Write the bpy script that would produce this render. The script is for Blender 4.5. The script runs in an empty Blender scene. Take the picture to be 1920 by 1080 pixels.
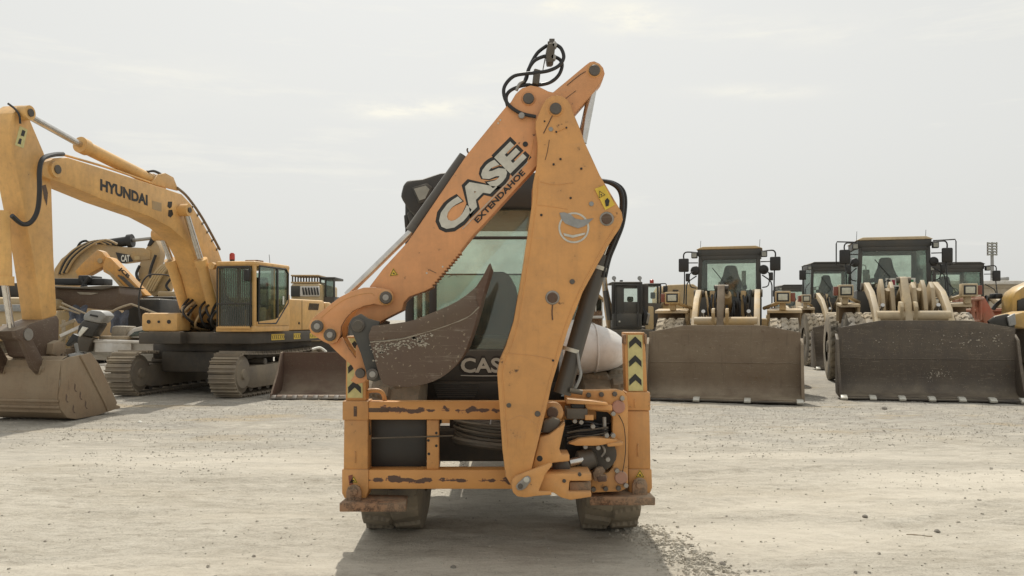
import bpy, bmesh, math, random
from mathutils import Vector, Matrix
random.seed(7)
scene = bpy.context.scene
coll = scene.collection
rad = math.radians
# ------------------------------------------------------------------ camera
FPX, HOR, CAMZ = 1600.0, 600.0, 1.7          # focal length in px of the 1920 frame, horizon row, eye height
cam_d = bpy.data.cameras.new('camera')
cam_d.lens = FPX / 1920 * 36; cam_d.sensor_width = 36
cam_d.shift_y = (HOR - 540) / 1920
cam_d.clip_start = 0.05; cam_d.clip_end = 9000
cam = bpy.data.objects.new('camera', cam_d); coll.objects.link(cam)
cam.location = (0, 0, CAMZ); cam.rotation_euler = (rad(90), 0, 0)
scene.camera = cam
# ------------------------------------------------------------------ sky, sun, exposure
SUN_EL, SUN_AZ = 57.0, -5.0                  # degrees; azimuth from +Y towards +X
world = bpy.data.worlds.new('World'); scene.world = world; world.use_nodes = True
wn = world.node_tree.nodes; wl = world.node_tree.links; wn.clear()
wo = wn.new('ShaderNodeOutputWorld'); wb = wn.new('ShaderNodeBackground')
sky = wn.new('ShaderNodeTexSky'); sky.sky_type = 'NISHITA'; sky.sun_disc = False
sky.sun_elevation = rad(SUN_EL); sky.sun_rotation = rad(SUN_AZ)
sky.air_density = 1.0; sky.dust_density = 6.0; sky.ozone_density = 1.0; sky.altitude = 0
hs = wn.new('ShaderNodeHueSaturation'); hs.inputs['Saturation'].default_value = 0.16
wl.new(sky.outputs[0], hs.inputs['Color'])
hz = wn.new('ShaderNodeMix'); hz.data_type = 'RGBA'; hz.inputs[0].default_value = 0.80
wl.new(hs.outputs[0], hz.inputs[6]); hz.inputs[7].default_value = (6.38, 6.42, 6.16, 1)     # thick pale dust haze
wtc = wn.new('ShaderNodeTexCoord'); wmap = wn.new('ShaderNodeMapping')
wmap.inputs['Scale'].default_value = (1.5, 1.5, 13.0); wmap.inputs['Location'].default_value = (0.35, 0.2, 0.62)
wl.new(wtc.outputs['Generated'], wmap.inputs['Vector'])
wno = wn.new('ShaderNodeTexNoise'); wno.inputs['Scale'].default_value = 2.1; wno.inputs['Detail'].default_value = 7; wno.inputs['Roughness'].default_value = .62
wl.new(wmap.outputs[0], wno.inputs['Vector'])
wr = wn.new('ShaderNodeValToRGB'); wr.color_ramp.elements[0].position = .58; wr.color_ramp.elements[1].position = .70
wr.color_ramp.elements[0].color = (0, 0, 0, 1); wr.color_ramp.elements[1].color = (.8, .8, .8, 1)
wl.new(wno.outputs[0], wr.inputs[0])
wnt = world.node_tree
def wm(op, a, b=None):
    n = wn.new('ShaderNodeMath'); n.operation = op
    for s, v in ((0, a), (1, b)):
        if v is None: continue
        if isinstance(v, (int, float)): n.inputs[s].default_value = v
        else: wl.new(v, n.inputs[s])
    return n.outputs[0]
wsx = wn.new('ShaderNodeSeparateXYZ'); wl.new(wtc.outputs['Generated'], wsx.inputs[0])
wu = wm('DIVIDE', wsx.outputs[0], wsx.outputs[1]); wv = wm('DIVIDE', wsx.outputs[2], wsx.outputs[1])
wm2 = wn.new('ShaderNodeMapping'); wm2.inputs['Scale'].default_value = (9, 9, 34); wl.new(wtc.outputs['Generated'], wm2.inputs['Vector'])
wn2 = wn.new('ShaderNodeTexNoise'); wn2.inputs['Scale'].default_value = 1.6; wn2.inputs['Detail'].default_value = 7; wn2.inputs['Roughness'].default_value = .65; wl.new(wm2.outputs[0], wn2.inputs['Vector'])
wr2 = wn.new('ShaderNodeValToRGB'); wr2.color_ramp.elements[0].position = .36; wr2.color_ramp.elements[1].position = .62; wl.new(wn2.outputs[0], wr2.inputs[0])
wsum = wm('MULTIPLY', wr.outputs[0], .45)
for px, py, sa_, sb_, k in ((800,202,.085,.011,1.25), (1190,32,.05,.018,1.3), (1045,8,.03,.012,1.2), (1420,172,.07,.008,.6), (720,212,.03,.006,.8), (1500,60,.09,.02,.35), (300,150,.12,.03,.25)):
    du = wm('DIVIDE', wm('SUBTRACT', wu, (px-960)/FPX), sa_); dv = wm('DIVIDE', wm('SUBTRACT', wv, (HOR-py)/FPX), sb_)
    gz_ = wm('EXPONENT', wm('MULTIPLY', wm('ADD', wm('MULTIPLY', du, du), wm('MULTIPLY', dv, dv)), -1.0))
    wsum = wm('ADD', wsum, wm('MULTIPLY', wm('MULTIPLY', gz_, wr2.outputs[0]), k))
wsum = wm('MINIMUM', wsum, 1.0)
cl = wn.new('ShaderNodeMix'); cl.data_type = 'RGBA'
wl.new(wsum, cl.inputs[0]); wl.new(hz.outputs[2], cl.inputs[6]); cl.inputs[7].default_value = (7.7, 7.5, 6.7, 1)
wl.new(cl.outputs[2], wb.inputs[0]); wb.inputs['Strength'].default_value = 0.095
wl.new(wb.outputs[0], wo.inputs[0])
sd = bpy.data.lights.new('sun', 'SUN'); sd.energy = 2.5; sd.angle = rad(0.9); sd.color = (1, .95, .85)
so = bpy.data.objects.new('sun', sd); coll.objects.link(so)
e, a = rad(SUN_EL), rad(SUN_AZ)
so.rotation_euler = Vector((-math.sin(a)*math.cos(e), -math.cos(a)*math.cos(e), -math.sin(e))).to_track_quat('-Z', 'Y').to_euler()
so.location = (0, 30, 40)
vs = scene.view_settings
vs.view_transform = 'Standard'; vs.look = 'None'; vs.gamma = 1; vs.use_curve_mapping = False; vs.exposure = 0.40
scene.cycles.max_bounces = 8; scene.cycles.transparent_max_bounces = 24
scene.cycles.use_denoising = True

# ------------------------------------------------------------------ materials
M = {}
def nodes(name):
    m = bpy.data.materials.new(name); m.use_nodes = True
    nt = m.node_tree; nt.nodes.clear()
    o = nt.nodes.new('ShaderNodeOutputMaterial'); b = nt.nodes.new('ShaderNodeBsdfPrincipled')
    nt.links.new(b.outputs[0], o.inputs[0]); M[name] = m
    return nt, b, o
def noise(nt, scale, detail=5, rough=.6, vec=None, dist=0):
    n = nt.nodes.new('ShaderNodeTexNoise'); n.inputs['Scale'].default_value = scale
    n.inputs['Detail'].default_value = detail; n.inputs['Roughness'].default_value = rough; n.inputs['Distortion'].default_value = dist
    if vec is not None: nt.links.new(vec, n.inputs['Vector'])
    return n.outputs[0]
def ramp(nt, fac, p0, p1, c0=(0,0,0,1), c1=(1,1,1,1)):
    if p0 > p1: p0, p1, c0, c1 = p1, p0, c1, c0
    r = nt.nodes.new('ShaderNodeValToRGB'); e = r.color_ramp.elements
    e[0].position, e[1].position = p0, p1; e[0].color, e[1].color = c0, c1
    nt.links.new(fac, r.inputs[0]); return r.outputs[0]
def mix(nt, fac, a, b, mode='MIX'):
    n = nt.nodes.new('ShaderNodeMix'); n.data_type = 'RGBA'; n.blend_type = mode
    for s, v in ((0, fac), (6, a), (7, b)):
        if isinstance(v, (int, float)): n.inputs[s].default_value = v
        elif isinstance(v, tuple): n.inputs[s].default_value = v if len(v) == 4 else (*v, 1)
        else: nt.links.new(v, n.inputs[s])
    return n.outputs[2]
def mth(nt, op, a, b=None):
    n = nt.nodes.new('ShaderNodeMath'); n.operation = op
    for s, v in ((0, a), (1, b)):
        if v is None: continue
        if isinstance(v, (int, float)): n.inputs[s].default_value = v
        else: nt.links.new(v, n.inputs[s])
    return n.outputs[0]
def bump(nt, b, h, strength, dist=.01):
    n = nt.nodes.new('ShaderNodeBump'); n.inputs['Strength'].default_value = strength; n.inputs['Distance'].default_value = dist
    nt.links.new(h, n.inputs['Height']); nt.links.new(n.outputs[0], b.inputs['Normal'])
def pos(nt):
    return nt.nodes.new('ShaderNodeNewGeometry').outputs['Position']
DUST = (.42, .35, .25)
RUST = (.085, .038, .020)
def paint(name, col, dust=.3, rust=.3, rough=.5, scale=1.0, edge=False, metal=0.0, dirt=(.10,.075,.05), blot=.5, bumps=.08, top=.5, scrape=0):
    """weathered painted steel: colour drift, chips of rust, settled dust on upward faces, worn edges"""
    nt, b, o = nodes(name); p = pos(nt)
    n1 = noise(nt, 1.7*scale, 6, .62, p); n2 = noise(nt, 9*scale, 7, .7, p); n3 = noise(nt, 46*scale, 4, .6, p)
    c = mix(nt, ramp(nt, n1, .30, .72), (col[0]*1.08, col[1]*1.09, col[2]*1.14), (col[0]*.82, col[1]*.79, col[2]*.76))
    c = mix(nt, mth(nt, 'MULTIPLY', ramp(nt, n2, .44, .74), blot*.55), c, dirt)
    mp = nt.nodes.new('ShaderNodeMapping'); mp.inputs['Scale'].default_value = (14*scale, 14*scale, 1.1*scale)
    nt.links.new(p, mp.inputs['Vector'])
    st = noise(nt, 1.0, 5, .65, mp.outputs[0])
    c = mix(nt, mth(nt, 'MULTIPLY', ramp(nt, st, .52, .80), blot*.5), c, (dirt[0]*1.2, dirt[1]*1.1, dirt[2]))
    if scrape > 0:      # bright scratches and caked soil
        rot = nt.nodes.new('ShaderNodeMapping'); rot.inputs['Rotation'].default_value = (0, .5, 0); rot.inputs['Scale'].default_value = (2.2*scale, 9*scale, 34*scale)
        nt.links.new(p, rot.inputs['Vector']); s1 = noise(nt, 1.0, 6, .75, rot.outputs[0])
        c = mix(nt, mth(nt, 'MULTIPLY', mth(nt, 'MULTIPLY', ramp(nt, s1, .56, .66), ramp(nt, n2, .42, .60)), scrape), c, (.34, .29, .23))
        c = mix(nt, mth(nt, 'MULTIPLY', ramp(nt, n3, .64, .70), scrape*1.6), c, (.36, .30, .21))
        c = mix(nt, mth(nt, 'MULTIPLY', ramp(nt, st, .42, .30), scrape), c, (.05, .035, .025))
    if rust > 0:
        rm = mth(nt, 'MULTIPLY', ramp(nt, n2, .70-.12*rust, .74-.10*rust), ramp(nt, n3, .38, .52))
        c = mix(nt, rm, c, RUST)
    if edge:
        bv = nt.nodes.new('ShaderNodeBevel'); bv.samples = 3; bv.inputs['Radius'].default_value = .012
        geo = nt.nodes.new('ShaderNodeNewGeometry'); dp = nt.nodes.new('ShaderNodeVectorMath'); dp.operation = 'DOT_PRODUCT'
        nt.links.new(bv.outputs[0], dp.inputs[0]); nt.links.new(geo.outputs['Normal'], dp.inputs[1])
        em = mth(nt, 'MULTIPLY', ramp(nt, dp.outputs['Value'], .80, .985, (1,1,1,1), (0,0,0,1)), ramp(nt, n2, .40, .56))
        c = mix(nt, mth(nt, 'MULTIPLY', em, .75), c, (.16, .075, .035))
    g = nt.nodes.new('ShaderNodeNewGeometry'); sx = nt.nodes.new('ShaderNodeSeparateXYZ'); nt.links.new(g.outputs['Normal'], sx.inputs[0])
    up = mth(nt, 'MAXIMUM', sx.outputs['Z'], 0.0)
    dm = mth(nt, 'MULTIPLY', mth(nt, 'ADD', mth(nt, 'MULTIPLY', up, top), dust), ramp(nt, n1, .30, .62))
    dm = mth(nt, 'MINIMUM', dm, .95)
    c = mix(nt, dm, c, DUST)
    nt.links.new(c, b.inputs['Base Color'])
    nt.links.new(mth(nt, 'ADD', mth(nt, 'MULTIPLY', n2, .25), rough-.1), b.inputs['Roughness'])
    b.inputs['Metallic'].default_value = metal
    bump(nt, b, mth(nt, 'ADD', n2, mth(nt, 'MULTIPLY', n3, .4)), bumps, .01)
    return M[name]
def plain(name, col, rough=.5, metal=0, emit=None):
    nt, b, o = nodes(name)
    p = pos(nt); n = noise(nt, 14, 5, .65, p)
    nt.links.new(mix(nt, ramp(nt, n, .35, .7), (col[0]*1.05, col[1]*1.05, col[2]*1.05), (col[0]*.8, col[1]*.8, col[2]*.8)), b.inputs['Base Color'])
    b.inputs['Roughness'].default_value = rough; b.inputs['Metallic'].default_value = metal
    bump(nt, b, n, .05, .01)
def glass(name, tint, refl=.10):
    m = bpy.data.materials.new(name); m.use_nodes = True; M[name] = m
    nt = m.node_tree; nt.nodes.clear()
    o = nt.nodes.new('ShaderNodeOutputMaterial'); t = nt.nodes.new('ShaderNodeBsdfTransparent'); g = nt.nodes.new('ShaderNodeBsdfGlossy')
    d = nt.nodes.new('ShaderNodeBsdfDiffuse'); d.inputs[0].default_value = (.40, .38, .32, 1)
    t.inputs[0].default_value = (*tint, 1); g.inputs['Roughness'].default_value = .03; g.inputs[0].default_value = (.9, .95, .92, 1)
    p = pos(nt); n = noise(nt, 2.4, 7, .7, p)
    f = nt.nodes.new('ShaderNodeLayerWeight'); f.inputs[0].default_value = .35
    m1 = nt.nodes.new('ShaderNodeMixShader'); m2 = nt.nodes.new('ShaderNodeMixShader')
    nt.links.new(mth(nt, 'ADD', mth(nt, 'MULTIPLY', f.outputs['Fresnel'], .5), refl*.3), m1.inputs[0]); nt.links.new(t.outputs[0], m1.inputs[1]); nt.links.new(g.outputs[0], m1.inputs[2])
    nt.links.new(mth(nt, 'MULTIPLY', ramp(nt, n, .35, .75), .20), m2.inputs[0]); nt.links.new(m1.outputs[0], m2.inputs[1]); nt.links.new(d.outputs[0], m2.inputs[2])
    nt.links.new(m2.outputs[0], o.inputs[0])

paint('orange', (.66, .325, .100), dust=.06, rust=.50, rough=.5, edge=True, blot=.34, bumps=.06, top=.35, scrape=.10)
paint('orange_faded', (.70, .320, .125), dust=.08, rust=.45, rough=.5, edge=True, blot=.32, bumps=.06, top=.35, scrape=.12)
paint('orange_flat', (.66, .325, .100), dust=.12, rust=.2, rough=.5, blot=.3, top=.35)
paint('rust_orange', (.29, .150, .075), dust=.36, rust=2.0, rough=.75, blot=1.0, top=.35, scale=1.6)
paint('hyu', (.73, .430, .140), dust=.12, rust=.25, rough=.5, blot=.35, top=.4)
paint('hyu_boom', (.72, .415, .135), dust=.10, rust=.28, rough=.5, blot=.4, top=.4)
paint('cat', (.44, .28, .11), dust=.4, rust=.3, rough=.6)
paint('jcb', (.64, .31, .06), dust=.2, rust=.3, rough=.5)
paint('pale_yellow', (.52, .37, .16), dust=.5, rust=.2, rough=.6)
paint('load_a', (.52, .345, .135), dust=.42, rust=.3, rough=.6, top=.7)
paint('load_b', (.56, .44, .26), dust=.5, rust=.35, rough=.6, top=.7)
paint('deep_yellow', (.52, .32, .08), dust=.25, rust=.15, rough=.45)
paint('red', (.42, .11, .055), dust=.35, rust=.3, rough=.55)
paint('bucket_dark', (.094, .058, .041), dust=.10, scrape=.5, rust=.6, rough=.55, blot=.5, metal=.15, bumps=.2, top=.3)
paint('bucket_brown', (.145, .102, .064), dust=.16, scrape=.45, rust=.5, rough=.7, blot=.8, bumps=.25, top=.45)
paint('bucket_black', (.062, .049, .038), dust=.07, scrape=.5, rust=.4, rough=.6, blot=.7, bumps=.25, top=.35)
paint('bucket_rust', (.095, .050, .034), dust=.08, scrape=.2, rust=.7, rough=.75, blot=.8, bumps=.2, top=.4)
paint('bucket_clay', (.235, .165, .10), dust=.30, scrape=.3, rust=.3, rough=.8, blot=.55, bumps=.3, top=.5)
paint('steel_dark', (.060, .054, .047), dust=.14, rust=.2, rough=.5, metal=.2)
paint('cyl_grey', (.048, .046, .043), dust=.08, rust=0, rough=.38, blot=.3, top=.3)
paint('track', (.17, .145, .115), dust=.4, rust=.1, rough=.75, top=.5)
paint('house_dark', (.034, .030, .026), dust=.10, rust=.1, rough=.6, top=.45)
paint('cab_black', (.020, .020, .019), dust=.035, rust=0, rough=.45, blot=.1, top=.35)
paint('cab_grey', (.038, .040, .038), dust=.06, rust=0, rough=.5, blot=.12, top=.4)
paint('fender', (.70, .70, .69), dust=.08, rust=0, rough=.45, blot=.35, top=.3)
paint('white', (.66, .65, .61), dust=.25, rust=.05, rough=.45, blot=.35)
paint('hull', (.62, .61, .57), dust=.3, rust=0, rough=.45, blot=.4)
paint('tyre_dusty', (.52, .48, .41), dust=.6, rust=0, rough=.9, blot=.25, top=.4)
paint('tyre_side', (.075, .069, .058), dust=.35, rust=0, rough=.9, blot=.2)  # sidewall rubber, also the painted shade in the loader tread grooves
paint('tyre', (.10, .092, .076), dust=.6, rust=0, rough=.9, blot=.2, top=.2)
paint('building', (.52, .46, .36), dust=.2, rust=0, rough=.8)
paint('pink_plate', (.46, .22, .15), dust=.2, rust=.1, rough=.6)
plain('rubber', (.018, .018, .019), .45)
plain('black', (.020, .019, .018), .5)
plain('seat', (.030, .033, .034), .7)
plain('chrome', (.62, .60, .57), .22, .9)
plain('steel', (.34, .32, .29), .4, .7)
plain('pin', (.12, .105, .09), .5, .4)
plain('pin_light', (.33, .31, .28), .45, .4)
plain('silver', (.56, .54, .47), .4, .1)
plain('decal_white', (.72, .70, .62), .5)
plain('decal_yellow', (.72, .50, .06), .5)
plain('chev_yellow', (.60, .54, .24), .5)
plain('decal_black', (.022, .020, .018), .5)
plain('beacon', (.45, .05, .03), .3)
plain('lens', (.55, .53, .42), .25)
plain('lamp_red', (.22, .065, .035), .4)
paint('inner_brown', (.16, .10, .045), dust=.12, rust=.1, rough=.7, blot=.4)  # fender brown darkened for its inner shade; also colours caked soil
plain('tarp', (.095, .105, .135), .8)
plain('wood', (.33, .27, .19), .8)
plain('galv', (.30, .30, .29), .5, .3)
plain('decal_green', (.03, .22, .09), .5)
plain('decal_red', (.30, .03, .05), .5)
plain('grey_lens', (.30, .30, .26), .3)
plain('stone', (.36, .32, .26), .9)
plain('stone_dark', (.21, .19, .16), .9)
glass('cab_glass', (.86, .91, .86))
glass('dusty_glass', (.62, .70, .63))
glass('dark_glass', (.42, .50, .46))

# ------------------------------------------------------------------ mesh helpers
def W(px, py, Y):                 # pixel of the 1920x1080 frame at depth Y -> world point
    return Vector(((px-960)*Y/FPX, Y, CAMZ-(py-HOR)*Y/FPX))
def catmull(pts, sub=6, closed=False):
    P = [Vector(p) for p in pts]; n = len(P); out = []
    rng = n if closed else n-1
    for i in range(rng):
        if closed: p0, p1, p2, p3 = P[i-1], P[i], P[(i+1) % n], P[(i+2) % n]
        else: p0, p1, p2, p3 = P[max(i-1, 0)], P[i], P[i+1], P[min(i+2, n-1)]
        for k in range(sub):
            t = k/sub
            out.append(.5*((2*p1)+(p2-p0)*t+(2*p0-5*p1+4*p2-p3)*t*t+(3*p1-p0-3*p2+p3)*t**3))
    if not closed: out.append(P[-1])
    return out
class G:
    def __init__(s): s.v = []; s.f = []
    def add(s, vs, fs):
        o = len(s.v); s.v += [Vector(v) for v in vs]; s.f += [tuple(i+o for i in f) for f in fs]; return s
    def bx(s, x0, x1, y0, y1, z0, z1):
        return s.add([(x0,y0,z0),(x1,y0,z0),(x1,y1,z0),(x0,y1,z0),(x0,y0,z1),(x1,y0,z1),(x1,y1,z1),(x0,y1,z1)],
                     [(0,3,2,1),(4,5,6,7),(0,1,5,4),(1,2,6,5),(2,3,7,6),(3,0,4,7)])
    def prism(s, A, B):           # two matching loops of 3-D points
        n = len(A)
        return s.add(list(A)+list(B), [tuple(range(n)), tuple(range(2*n-1, n-1, -1))]+[(i, i+n, (i+1) % n+n, (i+1) % n) for i in range(n)])
    def loft(s, loops, cap=True):
        n = len(loops[0]); vs = [v for l in loops for v in l]; fs = []
        for k in range(len(loops)-1):
            for i in range(n): fs.append((k*n+i, k*n+(i+1) % n, (k+1)*n+(i+1) % n, (k+1)*n+i))
        if cap: fs += [tuple(range(n-1, -1, -1)), tuple(range((len(loops)-1)*n, len(loops)*n))]
        return s.add(vs, fs)
    def ring(s, c, ax, r, n):
        ax = Vector(ax).normalized(); u = ax.orthogonal().normalized(); w = ax.cross(u)
        return [Vector(c)+r*(math.cos(2*math.pi*i/n)*u+math.sin(2*math.pi*i/n)*w) for i in range(n)]
    def cyl(s, p0, p1, r0, r1=None, n=18):
        r1 = r0 if r1 is None else r1; p0, p1 = Vector(p0), Vector(p1); ax = p1-p0
        return s.loft([s.ring(p0, ax, r0, n), s.ring(p1, ax, r1, n)])
    def turn(s, c, ax, prof, n=24): # prof: (distance along axis, radius)
        ax = Vector(ax).normalized(); c = Vector(c)
        return s.loft([s.ring(c+ax*d, ax, max(r, 1e-4), n) for d, r in prof])
    def tube(s, pts, r, n=8, sub=6, closed=False, straight=False):
        P = [Vector(p) for p in pts] if straight else catmull(pts, sub, closed)
        m = len(P); T = []
        for i in range(m):
            a = P[i-1] if (closed or i) else P[i]; b = P[(i+1) % m] if (closed or i < m-1) else P[i]
            T.append((b-a).normalized())
        u = T[0].orthogonal().normalized(); loops = []
        for i in range(m):
            u = (u-T[i]*u.dot(T[i]))
            u = u.normalized() if u.length > 1e-6 else T[i].orthogonal().normalized()
            w = T[i].cross(u)
            loops.append([P[i]+r*(math.cos(2*math.pi*k/n)*u+math.sin(2*math.pi*k/n)*w) for k in range(n)])
        if closed:
            loops.append(loops[0]); return s.loft(loops, False)
        return s.loft(loops)
    def build(s, name, mat, parent=None, bevel=0, sharp=42, seg=2, **tags):
        c = Vector((0, 0, 0))
        if s.v:
            lo = Vector([min(v[i] for v in s.v) for i in range(3)]); hi = Vector([max(v[i] for v in s.v) for i in range(3)])
            c = (lo+hi)/2
        me = bpy.data.meshes.new(name)
        me.from_pydata([tuple(v-c) for v in s.v], [], s.f)
        bm = bmesh.new(); bm.from_mesh(me)
        bmesh.ops.recalc_face_normals(bm, faces=bm.faces)
        if bevel:
            ed = [x for x in bm.edges if len(x.link_faces) == 2 and x.calc_face_angle(0) > rad(30)]
            if ed: bmesh.ops.bevel(bm, geom=ed, offset=bevel, segments=seg, profile=.5, affect='EDGES', clamp_overlap=True)
        bm.to_mesh(me); bm.free()
        me.polygons.foreach_set('use_smooth', [True]*len(me.polygons)); me.set_sharp_from_angle(angle=rad(sharp))
        me.materials.append(M[mat] if isinstance(mat, str) else mat)
        o = bpy.data.objects.new(name, me); coll.objects.link(o)
        if parent is not None:
            o.parent = parent; off = parent.get('_c'); o.location = c-(Vector(off) if off else Vector((0,0,0)))
        else: o.location = c
        o['_c'] = tuple(c)
        for k, v in tags.items(): o[k] = v
        return o
def thing(name, label, cat, loc=(0,0,0), rz=0, group=None, local=True):
    """Empty at a thing's base. local: children are given in its own frame; otherwise in world coordinates"""
    o = bpy.data.objects.new(name, None); coll.objects.link(o); o.empty_display_size = .3
    o.location = loc; o.rotation_euler = (0, 0, rz); o['label'] = label; o['category'] = cat
    if group: o['group'] = group
    if not local: o['_c'] = tuple(loc)
    return o
def plate(pts, Y0, Y1, name, mat, parent, bevel=.004, Yt=None, **t):
    """plate parallel to the picture plane: outline measured at depth Yt (default Y0), thickness Y0..Y1"""
    Yt = Yt or Y0
    A = [W(x, y, Yt) for x, y in pts]
    return G().prism([Vector((p.x, Y0, p.z)) for p in A], [Vector((p.x, Y1, p.z)) for p in A]).build(name, mat, parent, bevel, **t)
def pxbox(x0, x1, y0, y1, Y0, Y1, name, mat, parent, bevel=.006, Yt=None, **t):
    return plate([(x0,y0),(x1,y0),(x1,y1),(x0,y1)], Y0, Y1, name, mat, parent, bevel, Yt, **t)
def pinpx(px, py, r, Y0, Y1, name, mat, parent, n=18, Yt=None):
    Yt = Yt or Y0; c = W(px, py, Yt); rr = r*Yt/FPX
    return G().turn((c.x, Y0, c.z), (0,1,0), [(0, rr*.86), (rr*.14, rr), (Y1-Y0, rr)], n).build(name, mat, parent, sharp=30)
def text_mesh(s, offset=0.0):
    cu = bpy.data.curves.new('t', 'FONT'); cu.body = s; cu.size = 1; cu.offset = offset; cu.resolution_u = 3; cu.fill_mode = 'FRONT'
    o = bpy.data.objects.new('t', cu); coll.objects.link(o)
    dg = bpy.context.evaluated_depsgraph_get(); me = bpy.data.meshes.new_from_object(o.evaluated_get(dg))
    vs = [v.co.copy() for v in me.vertices]; fs = [tuple(p.vertices) for p in me.polygons]
    bpy.data.objects.remove(o); bpy.data.curves.remove(cu); bpy.data.meshes.remove(me)
    return vs, fs
def lettering(s, p0, u, v, w, h, mat, parent, offset=0.0, grow=0.0, name='lettering', lift=None):
    """flat lettering: lower-left corner p0, unit vectors u (reading), v (up), size w x h; grow widens the box on every side"""
    vs, fs = text_mesh(s, offset); u, v = Vector(u).normalized(), Vector(v).normalized()
    x0 = min(q.x for q in vs); x1 = max(q.x for q in vs); y0 = min(q.y for q in vs); y1 = max(q.y for q in vs)
    p0 = Vector(p0)-(u+v)*grow; w += 2*grow; h += 2*grow
    g = G(); g.add([p0+u*((q.x-x0)/(x1-x0)*w)+v*((q.y-y0)/(y1-y0)*h) for q in vs], fs)
    o = g.build(name, mat, parent); o['kind'] = 'stuff'
    return o
def dup(o, parent=None):
    c = o.copy(); coll.objects.link(c); c.parent = parent
    for ch in list(o.children): dup(ch, c)
    return c
# ------------------------------------------------------------------ ground
from mathutils import noise as mnoise
def axis(bands):
    out = []
    for a, b, st in bands:
        n = max(1, round((b-a)/st)); out += [a+(b-a)*i/n for i in range(n)]
    return out+[bands[-1][1]]
RIDGE = [W(1195, 985, 7.06), W(1240, 1015, 6.55), W(1285, 1050, 6.04), W(1345, 1085, 5.6), W(1400, 1130, 5.1)]
RIDGE = [(p.x, p.y) for p in RIDGE]
def seg_dist(x, y, P):
    best = 9
    for (ax, ay), (bx_, by) in zip(P, P[1:]):
        dx, dy = bx_-ax, by-ay; t = max(0, min(1, ((x-ax)*dx+(y-ay)*dy)/(dx*dx+dy*dy)))
        best = min(best, math.hypot(x-ax-dx*t, y-ay-dy*t))
    return best
TRACKS = ((5.35,-.16,.02,.20), (7.6,.10,.015,.22), (9.15,.10,.015,.22), (6.9,-.34,.0,.20), (11.2,-.05,.01,.30), (12.9,-.05,.01,.30), (5.0,.62,.0,.22))
def ground_z(x, y):
    if not (-14 < x < 14 and 2 < y < 30): return 0.0
    fade = min(1, (14-abs(x))/3, (y-2)/1, (30-y)/6)
    z = .030*mnoise.noise((x*.7, y*.9, 0))+.014*mnoise.noise((x*3.1, y*5.0, 3))
    if y < 15: z += .012*mnoise.noise((x*7, y*16, 9))+.004*mnoise.noise((x*23, y*29, 5))
    for a0, a1, a2, wd in TRACKS:
        q = y-(a0+a1*x+a2*x*x+.10*mnoise.noise((x*.5, a0, 2)))
        if abs(q) < wd*2:
            k = .5+.8*mnoise.noise((x*.45, a0*3, 4))
            if k > 0: z += k*(-.020*math.exp(-(q/(wd*.75))**4)+.012*math.exp(-((abs(q)-wd*1.1)/(wd*.28))**2)+(.006*math.sin(x*38+abs(q)*30) if abs(q) < wd*.8 and y < 10.5 else 0))
    d = seg_dist(x, y, RIDGE)
    if d < .30: z += (.30-d)**1.0*.13*(.55+.9*mnoise.noise((x*9, y*9, 1)))
    # old wheel marks in the lower left
    for k in range(4):
        c = 5.95+.035*k+(x+3.1)*-.16
        if x < -1.7: z -= .010*math.exp(-((y-c)/.014)**2)*min(1, (-1.7-x))
    return z*fade-.008
gx = axis([(-4000,-400,900),(-400,-60,68),(-60,-14,4),(-14,-5,.28),(-5,5,.06),(5,14,.28),(14,60,4),(60,400,68),(400,4000,900)])
gy = axis([(-60,0,12),(0,4,.4),(4,10,.055),(10,16,.14),(16,30,.5),(30,80,5),(80,500,60),(500,6000,1100)])
g = G(); nx = len(gx)
g.v = [Vector((x, y, ground_z(x, y))) for y in gy for x in gx]
g.f = [(j*nx+i, j*nx+i+1, (j+1)*nx+i+1, (j+1)*nx+i) for j in range(len(gy)-1) for i in range(nx-1)]
nt, b, o_ = nodes('ground_mat'); p = pos(nt)
mp = nt.nodes.new('ShaderNodeMapping'); mp.inputs['Scale'].default_value = (1, 1.9, 1); nt.links.new(p, mp.inputs['Vector']); pv = mp.outputs[0]
n0 = noise(nt, .35, 5, .6, pv); n1 = noise(nt, 1.6, 7, .65, pv); n2 = noise(nt, 6, 7, .72, pv); n3 = noise(nt, 48, 6, .75, p); n4 = noise(nt, 170, 3, .7, p)
c = mix(nt, ramp(nt, n1, .30, .70), (.595, .550, .465), (.500, .458, .382))
c = mix(nt, mth(nt, 'MULTIPLY', ramp(nt, n0, .50, .66), .40), c, (.40, .335, .235))
nb = noise(nt, .12, 4, .5, pv); c = mix(nt, mth(nt, 'MULTIPLY', ramp(nt, nb, .40, .60), .55), c, (.545, .505, .43))
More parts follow.
